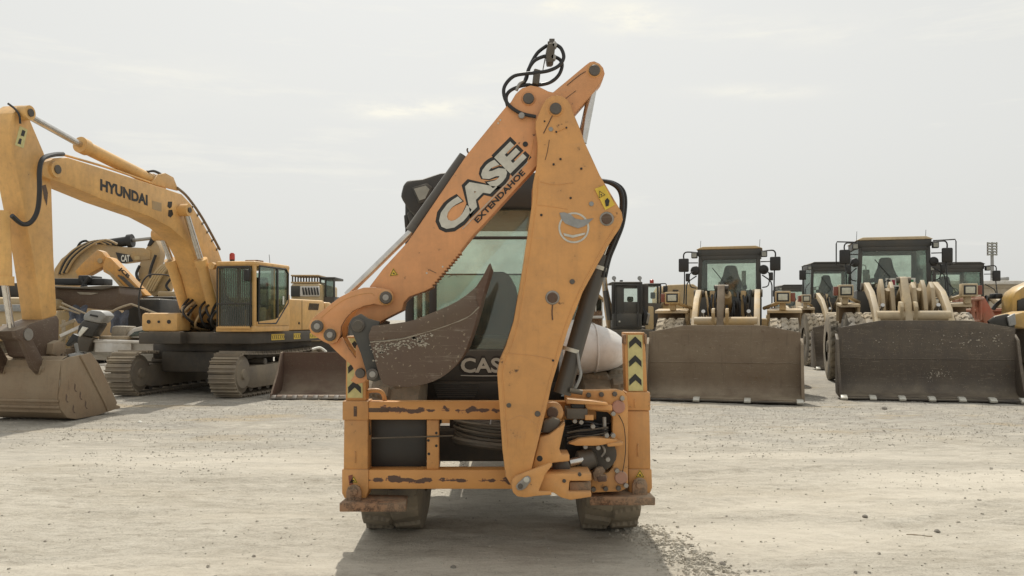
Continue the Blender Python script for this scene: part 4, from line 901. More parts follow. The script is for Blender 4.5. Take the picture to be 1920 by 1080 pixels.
# lower tan door skin with the window cut to a slant
G().prism([Vector((cx1-.02, y, z)) for y, z in ((-1.5,1.57),(.09,1.57),(.09,2.30),(-.18,1.98),(-.60,1.72),(-1.5,1.66))], [Vector((cx1+.012, y, z)) for y, z in ((-1.5,1.57),(.09,1.57),(.09,2.30),(-.18,1.98),(-.60,1.72),(-1.5,1.66))]).build('door_skin', 'hyu', ex, .004)
G().prism([Vector((cx1-.008, y, z)) for y, z in dp], [Vector((cx1-.002, y, z)) for y, z in dp]).build('door_window', 'dusty_glass', ex)
lbox(cx1-.015, cx1+.02, -.56, -.50, 1.75, 2.90, 'window_divider', 'cab_black', ex, .004)
G().tube([Vector((cx1+.006, y, z)) for y, z in dp], .022, 6, closed=True, straight=True).build('window_seal', 'rubber', ex)
lbox(cx1+.012, cx1+.03, -.30, -.24, 2.06, 2.26, 'door_handle', 'decal_white', ex, .004)
lbox(cx0+.08, cx1-.08, cy0+.05, cy0+.06, cz0+.14, cz1-.12, 'windshield', 'dusty_glass', ex, 0)
lbox(cx0+.004, cx0+.010, cy0+.1, cy1-.1, cz0+.5, cz1-.1, 'side_window', 'dusty_glass', ex, 0)
lbox(cx0+.1, cx1-.1, cy1-.02, cy1-.01, cz0+.6, cz1-.15, 'rear_window', 'dusty_glass', ex, 0)
gd = G()
g0, g1, h0, h1 = cx0+.09, cx1-.12, cz0+.10, cz1-.12
guard = lbox(g0-.03, g1+.03, cy0-.03, cy0-.005, h1-.02, h1+.03, 'front_guard', 'cab_black', ex, .005)
lbox(g0-.03, g1+.03, cy0-.03, cy0-.005, h0-.03, h0+.02, 'guard_bar', 'hyu', guard, .005)
lbox(g0-.03, g1+.03, cy0-.03, cy0-.005, h0+.50, h0+.53, 'guard_bar', 'cab_black', guard, .005)
for x in (g0-.045, g1+.02): lbox(x, x+.03, cy0-.03, cy0-.005, h0, h1, 'guard_bar', 'cab_black', guard, .005)
for k in range(17):
    x = g0+.02+(g1-g0-.04)*k/16
    G().cyl((x, cy0-.02, h0), (x, cy0-.02, h1), .009, n=6).build('guard_rod', 'steel_dark', guard)
st = lbox(.95, 1.38, -.75, -.30, 1.95, 2.05, 'seat', 'seat', ex, .03)
lbox(.97, 1.36, -.38, -.26, 2.05, 2.70, 'backrest', 'seat', st, .05); lbox(1.0, 1.33, -.70, -.35, 1.57, 1.95, 'seat_base', 'black', st, .02)
lbox(.95, 1.30, -1.4, -1.25, 1.6, 2.0, 'console', 'black', ex, .03)
G().cyl((1.02,-1.35,2.99), (1.02,-1.35,3.05), .055, n=14).build('beacon_base', 'black', ex)
G().turn((1.02,-1.35,3.05), (0,0,1), [(0,.06),(.12,.058),(.15,.03)], 16).build('beacon', 'beacon', ex)
lbox(1.25, 1.55, -1.2, -.9, 3.0, 3.05, 'roof_vent', 'rust_orange', ex, .01)
G().cyl((1.5,-.5,3.0), (1.48,-.5,3.22), .006, n=5).build('aerial', 'black', ex)
G().cyl((.66,-1.50,2.9), (.66,-1.62,2.9), .08, n=14).build('work_lamp', 'hyu', ex)
lbox(1.50, 1.62, -1.75, -1.60, 2.55, 2.80, 'mirror', 'black', ex, .02)
# boom, stick, cylinders
boomE = [(79,316),(84,303),(104,297),(127,295),(207,320),(290,347),(341,364),(358,382),(382,421),(409,468),(420,500),(428,560),(425,600),(405,605),(393,580),(378,520),(364,480),(350,453),(320,427),(281,406),(201,378),(130,348),(82,331)]
eb = eplate(boomE, -.20, .30, 'boom', 'hyu_boom', bevel=.02)
for x in (-.32, .42): G().prism([Vector((x-.04, y, z)) for y, z in ((-1.1,1.43),(-.95,1.62),(-.5,2.05),(-.2,2.0),(.3,1.43))], [Vector((x+.04, y, z)) for y, z in ((-1.1,1.43),(-.95,1.62),(-.5,2.05),(-.2,2.0),(.3,1.43))]).build('boom_bracket', 'house_dark', ex, .02)
lbox(-.27, .37, -.6, .2, 1.43, 1.75, 'swivel_block', 'house_dark', ex, .03)
for k in range(14):
    x = random.uniform(-.25, .62); x2 = x+random.uniform(-.2, .2); y = -1.15-random.random()*.3
    G().tube([(x, -.7, 1.46), (x, y, 1.55+random.random()*.15), (x2, y-.05, 1.75+random.random()*.25), (x2+.05, -.9, 2.0+random.random()*.3), (x2, -.55, 2.1)], .028, 6, 4).build('hydraulic_hose', 'rubber' if k % 4 else 'cat', ex)
def ecyl(p, q, lx, r, name, mat, par=ex, n=18):
    return G().cyl(EL(*p, lx), EL(*q, lx), r, n=n).build(name, mat, par)
for lx, a_, b_, c_ in ((.42,(347,394),(377,489),(404,594)), (-.34,(303,440),(321,490),(362,624))):
    bar = ecyl(b_, c_, lx, .125, 'boom_cylinder', 'hyu', n=20); ecyl(a_, b_, lx, .065, 'piston_rod', 'chrome', bar)
    d0, d1 = EL(*b_, lx), EL(*c_, lx); u_ = (d1-d0).normalized()
    G().cyl(d0-u_*.04, d0+u_*.12, .145, n=20).build('cylinder_gland', 'hyu', bar)
    h = EL(*a_, lx); s = 1 if lx > 0 else -1
    G().cyl((s*.18, h.y, h.z), (s*.52, h.y, h.z), .13, n=20).build('boom_pin', 'hyu_boom', eb)
    G().cyl((s*.5, h.y, h.z), (s*.545, h.y, h.z), .06, n=14).build('pin_head', 'steel_dark', eb)
bar = ecyl((152,272), (290,341), 0, .125, 'arm_cylinder', 'hyu', n=20); ecyl((50,215), (154,273), 0, .06, 'piston_rod', 'chrome', bar)
d0, d1 = EL(152,272,0), EL(290,341,0); u_ = (d1-d0).normalized()
G().cyl(d0-u_*.03, d0+u_*.14, .15, n=20).build('cylinder_gland', 'hyu', bar)
for s in (-.14, .14): eplate([(270,345),(282,328),(297,325),(312,333),(322,358)], s-.03, s+.03, 'cylinder_lug', 'hyu_boom', eb, .006, at=0)
stickE = [(44,197),(53,203),(57,214),(58,228),(83,287),(97,350),(101,480),(107,588),(96,601),(80,605),(70,535),(62,480),(55,444),(37,350),(23,280),(17,245),(24,212)]
est = eplate(stickE, -.20, .20, 'stick', 'hyu_boom', bevel=.02)
for px, py, r in ((45,212,.12),(96,318,.14)):
    h = EL(px, py, .24); G().cyl((.19, h.y, h.z), (.36, h.y, h.z), r, n=20).build('pin_boss', 'hyu', est); G().cyl((.36, h.y, h.z), (.38, h.y, h.z), r*.55, n=14).build('pin_head', 'steel_dark', est)
def esheet(pts, lx, name, mat, par):
    return G().add([EL(x, y, lx) for x, y in pts], [tuple(range(len(pts)))]).build(name, mat, par)
s_ = esheet([(37,236),(52,243),(44,278),(28,272)], .204, 'warning_sticker', 'chev_yellow', est)
esheet([(42,243),(48,246),(45,256),(39,254)], .207, 'pictogram', 'decal_black', s_); esheet([(37,259),(41,261),(39,271),(33,269)], .207, 'pictogram', 'decal_black', s_)
esheet([(79,348),(86,346),(90,362),(88,386),(83,372)], .204, 'oil_stain', 'bucket_dark', est)
eplate([(60,318),(90,312),(98,330),(92,345),(62,340)], -.40, -.30, 'boom_tip_lug', 'hyu_boom', eb, .01, at=-.3)
bar = ecyl((4,395), (8,532), 0, .12, 'bucket_cylinder', 'hyu', n=20)
bb = EL(8,532,0); ecyl((9,532), (22,622), 0, .055, 'piston_rod', 'chrome', bar); G().cyl(bb-Vector((0,0,.03)), bb+Vector((0,0,.12)), .145, n=20).build('cylinder_gland', 'hyu', bar)
# black hoses and rigid pipes
def etube(pts, r, name, mat, par, n=7): return G().tube([EL(x, y, l) for x, y, l in pts], r, n, 5).build(name, mat, par)
etube([(118,289,.2),(100,290,.34),(80,298,.42),(74,320,.44),(74,360,.44),(70,395,.40),(58,416,.36),(42,420,.33),(22,404,.31)], .040, 'hydraulic_hose', 'rubber', ex)
etube([(118,290,.15),(150,299,.15),(210,317,.15),(290,345,.15)], .022, 'steel_pipe', 'hyu', eb)
etube([(118,290,-.15),(150,299,-.15),(210,317,-.15),(290,345,-.15)], .022, 'steel_pipe', 'hyu', eb)
etube([(276,322,.08),(290,321,.1),(308,332,.1),(322,352,.1)], .028, 'hydraulic_hose', 'rubber', ex)
etube([(332,352,.18),(352,370,.18),(380,410,.18),(412,468,.18)], .03, 'steel_pipe', 'bucket_brown', eb)
etube([(15,194,.1),(28,204,.2),(36,216,.27),(38,232,.27)], .018, 'hydraulic_hose', 'rubber', ex)
esheet([(315,378),(323,378),(322,388),(318,391),(314,387)], .304, 'sticker', 'decal_black', eb); esheet([(316,394),(323,393),(325,402),(320,408),(315,405)], .304, 'sticker', 'decal_black', eb)
for k in range(6): etube([(360+k*9,388+k*16,.30),(362+k*9,386+k*16,.05)], .03, 'pipe_clamp', 'steel_dark', eb)
A, B, Cc = EL(188,357,.305), EL(277,386,.305), EL(188,335,.305)
lettering('HYUNDAI', A, (B-A), (Cc-A), (B-A).length, (Cc-A).length, 'decal_black', eb, .045)
esheet([(285,376),(303,381),(303,397),(285,392)], .303, 'worn_print', 'cat', eb)
# linkage and bucket
eplate([(29,621),(60,606),(107,592),(111,600),(110,640),(103,668),(80,676),(62,668),(52,640)], -.24, .24, 'stick_foot', 'bucket_dark', bevel=.012)
for lx in (-.34, .34):
    eplate([(24,620),(48,612),(58,622),(56,634),(74,668),(88,690),(82,704),(70,702),(58,690),(38,640),(28,634)], lx-.04, lx+.04, 'bucket_link', 'bucket_dark', bevel=.01, at=.34)
    h = EL(48,627,.34); G().cyl((lx-.06, h.y, h.z), (lx+.06, h.y, h.z), .10, n=18).build('link_pin', 'steel', ex)
eplate([(98,664),(100,644),(112,638),(122,644),(124,658),(110,668)], -.36, .36, 'stick_pin_boss', 'bucket_clay', bevel=.01)
bkt = thing  # (the bucket is part of the excavator)
BW = .78
side = [(118,676),(129,670),(160,664),(171,661),(187,684),(220,755),(215,768),(182,779),(142,786),(126,783),(114,768),(112,745),(116,715)]
sb = eplate(side, BW-.04, BW, 'bucket_side', 'bucket_clay', bevel=.008); 
Ps = [EL(x, y, BW) for x, y in side]
G().prism([Vector((-BW, p.y, p.z)) for p in Ps], [Vector((-BW+.04, p.y, p.z)) for p in Ps]).build('bucket_side', 'bucket_clay', ex, .008)
shell = [EL(x, y, BW) for x, y in ((129,670),(119,676),(115,700),(112,730),(111,752),(116,772),(128,783),(142,786),(182,779),(215,768))]
inn = [p+Vector((0, .035, .02)) for p in shell]
G().prism([Vector((-BW+.04, p.y, p.z)) for p in shell+inn[::-1]], [Vector((BW-.04, p.y, p.z)) for p in shell+inn[::-1]]).build('bucket_shell', 'bucket_clay', ex, .004)
for y in (752, 764, 772):
    q = EL({752:111,764:113,772:117}[y], y, BW)
    G().bx(-BW+.02, BW-.02, q.y-.02, q.y+.02, q.z-.02, q.z+.02).build('wear_strip', 'bucket_clay', ex, .006)
G().add([], [])
for x in (-.34, .34):
    eplate([(68,700),(72,686),(84,684),(98,672),(124,672),(124,700),(100,708),(76,708)], x-.05, x+.05, 'bucket_ear', 'bucket_clay', bevel=.01, at=.34)
h = EL(81,694,.34); G().cyl((-.42,h.y,h.z), (.45,h.y,h.z), .12, n=18).build('bucket_pin', 'bucket_clay', ex)
for px, py in ((124,745),(137,765),(150,740),(160,757),(140,725)):
    esheet([(px,py-7),(px+2,py-3),(px+1,py+6),(px+5,py+9),(px+2,py+10),(px-1,py+4)], BW+.003, 'scar', 'bucket_dark', sb)
G().tube([EL(150,666,BW+.01), EL(168,700,BW+.01), EL(196,755,BW+.01), EL(202,770,BW+.01)], .018, 6, 4).build('weld_bead', 'bucket_clay', sb)
for k in range(5):
    x = -BW+.1+k*.34; q = EL(217,766,BW)
    G().prism([Vector((x-.06,q.y-.05,q.z-.02)),Vector((x+.06,q.y-.05,q.z-.02)),Vector((x+.06,q.y-.02,q.z+.09)),Vector((x-.06,q.y-.02,q.z+.09))],
              [Vector((x-.03,q.y+.22,q.z-.02)),Vector((x+.03,q.y+.22,q.z-.02)),Vector((x+.03,q.y+.22,q.z+.02)),Vector((x-.03,q.y+.22,q.z+.02))]).build('bucket_tooth', 'bucket_clay', ex, .004)

# ------------------------------------------------------------------ wheel loaders
def loader(label, loc, rz, s, mt, bmt, bw, cabw=1.55, group='wheel loaders in the back row', teeth=4, bh_=1.45, detail=True, spill=.14, tooth_t='silver', tire='tyre_dusty', bucket=True):
    """front-on wheel loader; local origin under the cab front, -y ahead; s scales everything but bucket and cab width"""
    r = thing('wheel_loader', label, 'wheel loader', loc, rz, group)
    def B(x0, x1, y0, y1, z0, z1, nm, m, bv=.02, par=None): return G().bx(x0, x1, y0*s, y1*s, z0*s, z1*s).build(nm, m, par or r, bv)
    def PX(prof, x0, x1, nm, m, bv=.01, par=None): return G().prism([Vector((x0, y*s, z*s)) for y, z in prof], [Vector((x1, y*s, z*s)) for y, z in prof]).build(nm, m, par or r, bv)
    hw, hb = cabw/2, bw/2
    if bucket:
        # bucket: curved shell, side plates, spill guard, cutting edge
        outer = [(-2.84,bh_/s),(-2.86,bh_/s-.10),(-2.84,1.12),(-2.88,.80),(-2.84,.48),(-2.76,.25),(-2.90,.10),(-3.2,.055),(-3.9,.045)]
        inner = [(-3.9,.075),(-3.5,.09),(-3.22,.12),(-3.06,.19),(-2.98,.31),(-2.97,.48),(-3.00,.66),(-3.02,.80),(-2.95,1.12),(-2.93,bh_/s-.10),(-2.92,bh_/s)]
        sq = lambda P: [(-3.16+(y+2.88)*.58, z) for y, z in P]
        outer, inner = sq(outer), sq(inner)
        bk_ = PX(outer+inner, -hb+.03, hb-.03, 'bucket', bmt, 0)
        sd_ = [(-2.74,bh_/s-.13),(-2.86,1.10),(-2.88,.70),(-2.80,.30),(-2.92,.09),(-3.88,.045),(-3.86,.16),(-3.35,.75),(-3.10,1.18)]; sd_ = sq(sd_)
        for sg in (-1, 1): PX(sd_, sg*hb-.03, sg*hb+.03, 'bucket_side', bmt, .006, bk_)
        gz = bh_/s
        top = [(-hb+.02,gz-.01),(-hb*.52,gz+spill*.95),(-hb*.44,gz+spill),(hb*.44,gz+spill),(hb*.52,gz+spill*.95),(hb-.02,gz-.01),(hb-.02,gz-.10),(-hb+.02,gz-.10)]
        G().prism([Vector((x, -3.185*s, z*s)) for x, z in top], [Vector((x, -3.145*s, z*s)) for x, z in top]).build('spill_guard', bmt, bk_, .006)
        ed = PX([(-3.82,.022),(-3.82,.055),(-3.65,.072),(-3.62,.03)], -hb, hb, 'cutting_edge', 'steel_dark', .004, bk_)
        for k in range(teeth):
            x = -hb+.06+(bw-.12)*k/(teeth-1)
            PX([(-3.89,.012),(-3.91,.05),(-3.82,.095),(-3.69,.105),(-3.69,.02)], x-.065, x+.065, 'edge_tooth', tooth_t, .008, bk_)
    # lift arms and tilt linkage
    ax_ = hw*.88
    arm = [(-.55,2.40),(-.80,2.43),(-1.5,2.20),(-2.05,1.82),(-2.45,1.32),(-3.02,.66),(-3.16,.45),(-3.06,.30),(-2.86,.34),(-2.32,1.10),(-1.94,1.60),(-1.44,1.98),(-.80,2.24),(-.52,2.24)]
    for sg in (-1, 1):
        a = PX(arm, sg*ax_-.065, sg*ax_+.065, 'lift_arm', mt, .015)
        G().cyl((sg*ax_-.12, -.68*s, 2.34*s), (sg*ax_+.12, -.68*s, 2.34*s), .09*s, n=16).build('arm_pin', 'steel_dark', a)
        lc = G().cyl((sg*(ax_-.18), -.55*s, 1.3*s), (sg*(ax_-.18), -1.5*s, 1.75*s), .08, n=14).build('lift_cylinder', mt, r)
        G().cyl((sg*(ax_-.18), -1.5*s, 1.75*s), (sg*(ax_-.18), -1.85*s, 1.9*s), .045, n=12).build('piston_rod', 'chrome', lc)
        B(sg*(ax_-.32)-.06, sg*(ax_-.32)+.06, -.75, -.45, 1.2, 2.40, 'tower_plate', mt, .02)
    G().cyl((-ax_, -2.12*s, 1.66*s), (ax_, -2.12*s, 1.66*s), .11*s, n=18).build('cross_tube', mt, r)
    bc_ = PX([(-1.55,2.52),(-1.72,2.50),(-2.12,1.95),(-2.40,1.30),(-2.36,1.16),(-2.24,1.18),(-1.95,1.72),(-1.50,2.36)], -.19, -.03, 'bellcrank', 'bucket_brown' if detail and s == 1.0 else mt, .02)
    for sg in (-1, 1): PX([(-2.22,1.95),(-2.30,1.85),(-2.2,1.55),(-2.0,1.55),(-1.95,1.85),(-2.02,1.97)], sg*.15-.145, sg*.15-.075, 'bellcrank_lug', mt, .01, bc_)
    G().cyl((-.26, -1.62*s, 2.44*s), (.05, -1.62*s, 2.44*s), .07*s, n=14).build('bellcrank_pin', 'steel_dark', bc_)
    tc = G().cyl((0, -.45*s, 1.95*s), (0, -1.25*s, 2.30*s), .10*s, n=16).build('tilt_cylinder', mt, r); G().cyl((0,-1.25*s,2.30*s), (0,-1.6*s,2.44*s), .05*s, n=12).build('piston_rod', 'chrome', tc)
    # hoses and valves between the arms
    for k in range(16):
        x = -ax_*.78+ax_*1.56*k/15+random.uniform(-.03,.03); z0 = random.uniform(1.55, 1.8); z1 = random.uniform(2.15, 2.42)
        if -.2 < x < 0: continue
        G().tube([(x,-.5*s,z1*s-.15), (x+random.uniform(-.05,.05),-.72*s,z1*s), (x+random.uniform(-.06,.06),-.95*s,(z0+z1)/2*s), (x+random.uniform(-.05,.05),-.85*s,z0*s)], .025, 6, 4).build('hydraulic_hose', random.choice(['rubber','rubber',mt]), r)
    if detail and s > 1.05:
        for x in (-.52, -.30, .18, .40, .58):
            PX([(-.9,2.25),(-1.2,2.40+random.random()*.1),(-1.42,2.28),(-1.6,1.8),(-1.55,1.5),(-1.3,1.5),(-1.1,1.9)], x-.05, x+.04, 'linkage_plate', mt, .015)
        for x in (-.41, .29): G().cyl((x, -.8*s, 1.5*s), (x+.02, -1.3*s, 2.25*s), .07, n=12).build('tilt_ram', mt, r)
    B(-ax_*.66, ax_*.66, -.50, -.30, 1.2, 2.12, 'front_frame', 'house_dark', .02)
    for x in (-.42, .38): B(x-.10, x+.10, -.62, -.50, 1.45+random.random()*.1, 2.05+random.random()*.08, 'valve_block', random.choice(['galv','cat','steel_dark']), .015)
    for x in (-.3, .33): B(x-.07, x+.07, -.45, -.28, 2.13, 2.30, 'lamp_block', mt, .01)
    B(-ax_*.5, ax_*.5, -1.9, 3.4, .55, 1.2, 'chassis', 'house_dark', .03)
    # wheels, fenders
    R = .875*s; tw = .66
    tx = 1.27 if s < 1.05 else 1.05
    for sg in (-1, 1):
        wheel((sg*tx, -1.30*s, R+.005), R-.04, tw, R*.45, r, 24, .05, mt=tire, rim='tyre_side', seg=4, pattern='rock', mside_shade='tyre_side')
        wheel((sg*tx, 1.95*s, R+.005), R-.03, tw, R*.45, r, 26, .035, mt='tyre', rim='tyre_side', pattern='rock')
        x0, x1 = sorted((sg*(ax_+.22), sg*(tx+.40)))
        fd = G().prism([Vector((x0, y*s, z*s)) for y, z in ((-1.32,1.86),(-1.28,1.93),(-.55,1.98),(-.50,1.55),(-.56,1.55),(-.60,1.91),(-1.24,1.86))], [Vector((x1, y*s, z*s)) for y, z in ((-1.32,1.86),(-1.28,1.93),(-.55,1.98),(-.50,1.55),(-.56,1.55),(-.60,1.91),(-1.24,1.86))]).build('fender', mt, r, .01)
        ins = sorted((sg*(ax_+.22), sg*(ax_+.28))); B(ins[0], ins[1], -1.24, -.56, 1.45, 1.87, 'fender_skirt', mt, .006, fd)
        B(x0+.02, x1-.02, -.90, -.84, 1.50, 1.90, 'fender_flap', 'inner_brown', .006, fd)  # inner fender wall, its shade painted in as a darker brown
        # headlight on a bracket
        hx = sg*(hw+.47)
        B(hx-.07, hx+.07, -1.35, -1.20, 1.93, 2.10, 'lamp_bracket', mt, .01)
        hl = B(hx-.17, hx+.17, -1.50, -1.25, 2.08, 2.36, 'headlight', mt, .02)
        B(hx-.135, hx+.135, -1.515, -1.502, 2.12, 2.32, 'lamp_bezel', 'rubber', .004, hl); B(hx-.10, hx+.10, -1.53, -1.517, 2.15, 2.29, 'lens', 'lens', .004, hl)
        ox = hx+sg*.22; B(min(ox-.05,ox+.05), max(ox-.05,ox+.05), -1.46, -1.26, 2.12, 2.32, 'indicator', 'lamp_red', .01, hl)
        G().tube([(sg*(ax_+.15), -.6*s, 1.98*s), (sg*(hw+.25), -.95*s, 2.05*s), (hx, -1.28*s, 2.14*s)], .045, 6, 3).build('lamp_arm', mt, r)
    # cab
    zr = 3.50; zb = 2.28
    B(-hw, hw, 0, 1.55, 1.25, zb, 'cab_base', 'cab_grey', .03)
    rf = G().prism([Vector((x, -.08*s, z*s)) for x, z in ((-hw-.03,zr-.04),(-hw+.08,zr+.01),(-hw+.14,zr+.03),(hw-.14,zr+.03),(hw-.08,zr+.01),(hw+.03,zr-.04))], [Vector((x, 1.60*s, z*s)) for x, z in ((-hw-.03,zr-.04),(-hw+.08,zr+.01),(-hw+.14,zr+.03),(hw-.14,zr+.03),(hw-.08,zr+.01),(hw+.03,zr-.04))]).build('cab_roof', mt if detail else 'cab_black', r, .02)
    B(-hw+.01, hw-.01, -.05, 1.55, zr-.20, zr-.041, 'roof_rim', 'cab_grey', .01, rf)
    for sg in (-1, 1):
        for y in (.0, 1.48):
            G().prism([Vector((sg*(hw-.05)-.05, (y-.03)*s, zb*s)), Vector((sg*(hw-.05)+.05, (y-.03)*s, zb*s)), Vector((sg*(hw-.09)+.05, (y-.03)*s, (zr-.10)*s)), Vector((sg*(hw-.09)-.05, (y-.03)*s, (zr-.10)*s))],
                      [Vector((sg*(hw-.05)-.05, (y+.05)*s, zb*s)), Vector((sg*(hw-.05)+.05, (y+.05)*s, zb*s)), Vector((sg*(hw-.09)+.05, (y+.05)*s, (zr-.10)*s)), Vector((sg*(hw-.09)-.05, (y+.05)*s, (zr-.10)*s))]).build('cab_pillar', 'cab_grey', r, .01)
        B(sg*(hw-.05)-.006, sg*(hw-.05)+.006, .06, 1.44, zb, zr-.19, 'side_window', 'dark_glass', 0)
    B(-hw+.10, hw-.10, -.015, -.005, zb, zr-.19, 'windshield', 'cab_glass', 0); B(-hw+.10, hw-.10, -.04, .0, zr-.30, zr-.19, 'visor_band', 'cab_grey', .01); B(-hw+.16, hw-.16, 1.50, 1.51, zb+.22, zr-.30, 'rear_window', 'cab_glass', 0)
    B(-hw+.10, hw-.10, 1.46, 1.53, zb, zb+.21, 'rear_panel', 'cab_grey', .01)
    for x0, x1 in ((-hw+.10, -hw+.155), (hw-.155, hw-.10)): B(x0, x1, 1.47, 1.53, zb+.21, zr-.20, 'window_frame', 'cab_grey', .01)
    B(-hw+.155, hw-.155, 1.47, 1.53, zr-.30, zr-.20, 'window_frame', 'cab_grey', .01)
    seat = B(-.25, .25, .72, 1.15, zb+.02, zb+.16, 'seat', 'seat', .04)
    bp = [(-.26,zb+.12),(-.28,zb+.40),(-.20,zb+.58),(-.15,zb+.80),(-.10,zb+.84),(.10,zb+.84),(.15,zb+.80),(.20,zb+.58),(.28,zb+.40),(.26,zb+.12)]
    G().prism([Vector((x, 1.04*s, z*s)) for x, z in bp], [Vector((x, 1.16*s, z*s)) for x, z in bp]).build('backrest', 'seat', seat, .03)
    for sg in (-1, 1): B(sg*.36-.05, sg*.36+.05, .65, 1.05, zb+.22, zb+.32, 'armrest', 'seat', .02, seat)
    B(-.20, .30, .18, .30, zb, zb+.22, 'dashboard', 'black', .04)
    G().tube([(-.02+.19*math.cos(k*.524), (.38+.05*math.sin(k*.524))*s, (zb+.30+.13*math.sin(k*.524))*s) for k in range(12)], .014, 6, 2, closed=True).build('steering_wheel', 'rubber', r)
    G().tube([(-hw*.45, -.03*s, (zb+.02)*s), (-hw*.1, -.035*s, (zb+.30)*s), (-hw*.52, -.035*s, (zb+.72)*s)], .010, 5, straight=True).build('wiper', 'black', r)
    # mirrors, work lamps, rails
    for sg in (-1, 1):
        mx = sg*(hw+.32)
        m_ = G().bx(mx-.125, mx+.125, -.20*s, -.12*s, 2.90*s, 3.24*s).build('mirror', 'black', r, .03)
        G().tube([(sg*(hw-.02), -.05*s, 3.38*s), (mx-sg*.08, -.14*s, 3.40*s), (mx, -.14*s, 3.34*s), (mx, -.14*s, 3.22*s)], .018, 6, 3).build('mirror_arm', 'black', m_)
        G().tube([(sg*(hw-.02), -.05*s, 3.13*s), (mx, -.13*s, 3.13*s)], .014, 6, straight=True).build('mirror_arm', 'black', m_)
        wx = sg*(hw+.06)
        wl = G().bx(wx-.075, wx+.075, -.18*s, -.05*s, 3.24*s, 3.38*s).build('work_light', 'black', r, .02); G().bx(wx-.055, wx+.055, -.19*s, -.182*s, 3.26*s, 3.36*s).build('lens', 'grey_lens', wl, 0)
        if detail: G().turn((sg*(hw+.05), -.02*s, 2.94*s), (0,1,0), [(-.06,.04),(-.04,.10),(.03,.12),(.10,.05)], 14).build('side_lamp', 'black', r)
        G().tube([(sg*(hw+.30), -.16*s, 2.90*s), (sg*(hw+.29), -.3*s, 2.45*s), (sg*(hw+.30), -.45*s, 1.98*s)], .016, 6, 3).build('hand_rail', 'black', r)
        G().tube([(sg*(hw+.02), -.02*s, 2.80*s), (sg*(hw+.22), -.25*s, 2.62*s), (sg*(hw+.24), -.35*s, 2.35*s), (sg*(hw+.24), -.42*s, 1.98*s)], .016, 6, 3).build('hand_rail', 'black', r)
        if detail:
            G().bx(sg*(hw+.22)-.05, sg*(hw+.22)+.05, -.22*s, -.17*s, 2.66*s, 2.86*s).build('lower_mirror', 'black', r, .02)
            G().cyl((sg*(hw-.05), .4*s, 3.5*s), (sg*(hw-.05)+.01, .4*s, 3.72*s), .006, n=5).build('aerial', 'black', r)
            G().tube([(sg*(hw+.02), -.05*s, 2.50*s), (sg*(hw+.16), -.12*s, 2.55*s), (sg*(hw+.17), -.15*s, 2.85*s), (sg*(hw+.02), -.05*s, 2.92*s)], .014, 6, 3).build('grab_rail', 'black', r)
            if s > 1.05:
                G().tube([(sg*(hw+.02), -.05*s, 3.42*s), (sg*(hw+.50), -.16*s, 3.43*s), (sg*(hw+.52), -.16*s, 3.38*s), (sg*(hw+.52), -.16*s, 2.88*s), (sg*(hw+.36), -.16*s, 2.84*s)], .016, 6, straight=True).build('mirror_loop', 'black', r)
    # engine hood behind
    B(-.62, .62, 1.62, 3.9, 1.20, 2.32, 'engine_hood', mt, .10)
    B(-.95, .95, 3.9, 4.35, .75, 1.75, 'counterweight', mt, .08)
    G().cyl((.30, 2.4*s, 2.3*s), (.30, 2.4*s, 3.05*s), .06, n=12).build('exhaust_pipe', 'steel_dark', r)
    G().cyl((-.28, 2.3*s, 2.3*s), (-.28, 2.3*s, 2.75*s), .10, n=14).build('air_cleaner', 'steel_dark', r)
    return r
def at(px, Y): return ((px-960)*Y/FPX, Y, 0)
L1 = loader('yellow wheel loader facing camera with brown bucket and two boxy headlights', at(1367, 21.2), rad(-16.5), 1.0, 'load_a', 'bucket_brown', 3.18)
L2 = loader('pale tan wheel loader facing camera with wide black bucket showing six edge teeth', at(1676, 21.7), rad(-14), 1.08, 'load_b', 'bucket_black', 3.55, 1.76, teeth=7, bh_=1.54, tooth_t='silver')
L3 = loader('pale wheel loader with narrow dark bucket visible between two nearer loader buckets', at(1562, 33.0), rad(-8), 1.12, 'load_b', 'bucket_black', 3.0, 1.70, detail=False)
L4 = loader('dark-cabbed wheel loader partly hidden behind the right end of the pale loader', at(1796, 28.5), rad(-6), 1.03, 'load_b', 'bucket_black', 2.9, 1.66, detail=False, bucket=False)
L5 = loader('farthest small wheel loader with teal tinted cab in the gap between loaders', at(1494, 44.0), rad(-5), 1.0, 'load_b', 'bucket_black', 2.8, 1.6, detail=False, bucket=False)
# caked soil, chips and seam welds inside the two nearest buckets
def inside_marks(root, s, bw, patches, mt, seed):
    rnd = random.Random(seed); bk_ = [o for o in root.children if o.name.startswith('bucket')][0]
    vs, fs = [], []
    for x0, x1, z0, z1, n, r0 in patches:
        for _ in range(n):
            x = rnd.gauss((x0+x1)/2, (x1-x0)/3.2); z = rnd.gauss((z0+z1)/2, (z1-z0)/3.2)
            if abs(x) > bw/2-.1 or not .33 < z < 1.35: continue
            y = (-3.16+(-2.97+2.88)*.58)-.018*max(0, 1-abs(z-.8)/.32); r = r0*rnd.uniform(.4, 1.5); k = len(vs); a0 = rnd.random()*6
            for i in range(5): vs.append(Vector((x+r*rnd.uniform(.7,1.5)*math.cos(a0+i*1.257), y*s+.012, z*s+r*rnd.uniform(.6,1.2)*math.sin(a0+i*1.257))))
            vs.append(Vector((x, y*s-r*.45, z*s)))
            fs += [(k+i, k+(i+1) % 5, k+5) for i in range(5)]
    g = G(); g.add(vs, fs); o = g.build('caked_soil', mt, bk_, sharp=60); o['kind'] = 'stuff'
    pts = [Vector((-bw/2+.06+(bw-.12)*k/40, (-3.16+(-3.02+2.88)*.58)*s-.002, .80*s+rnd.uniform(-.006,.006))) for k in range(41)]
    G().tube(pts, .010, 5, 1).build('weld_bead', 'bucket_brown' if s == 1.0 else 'bucket_black', bk_)
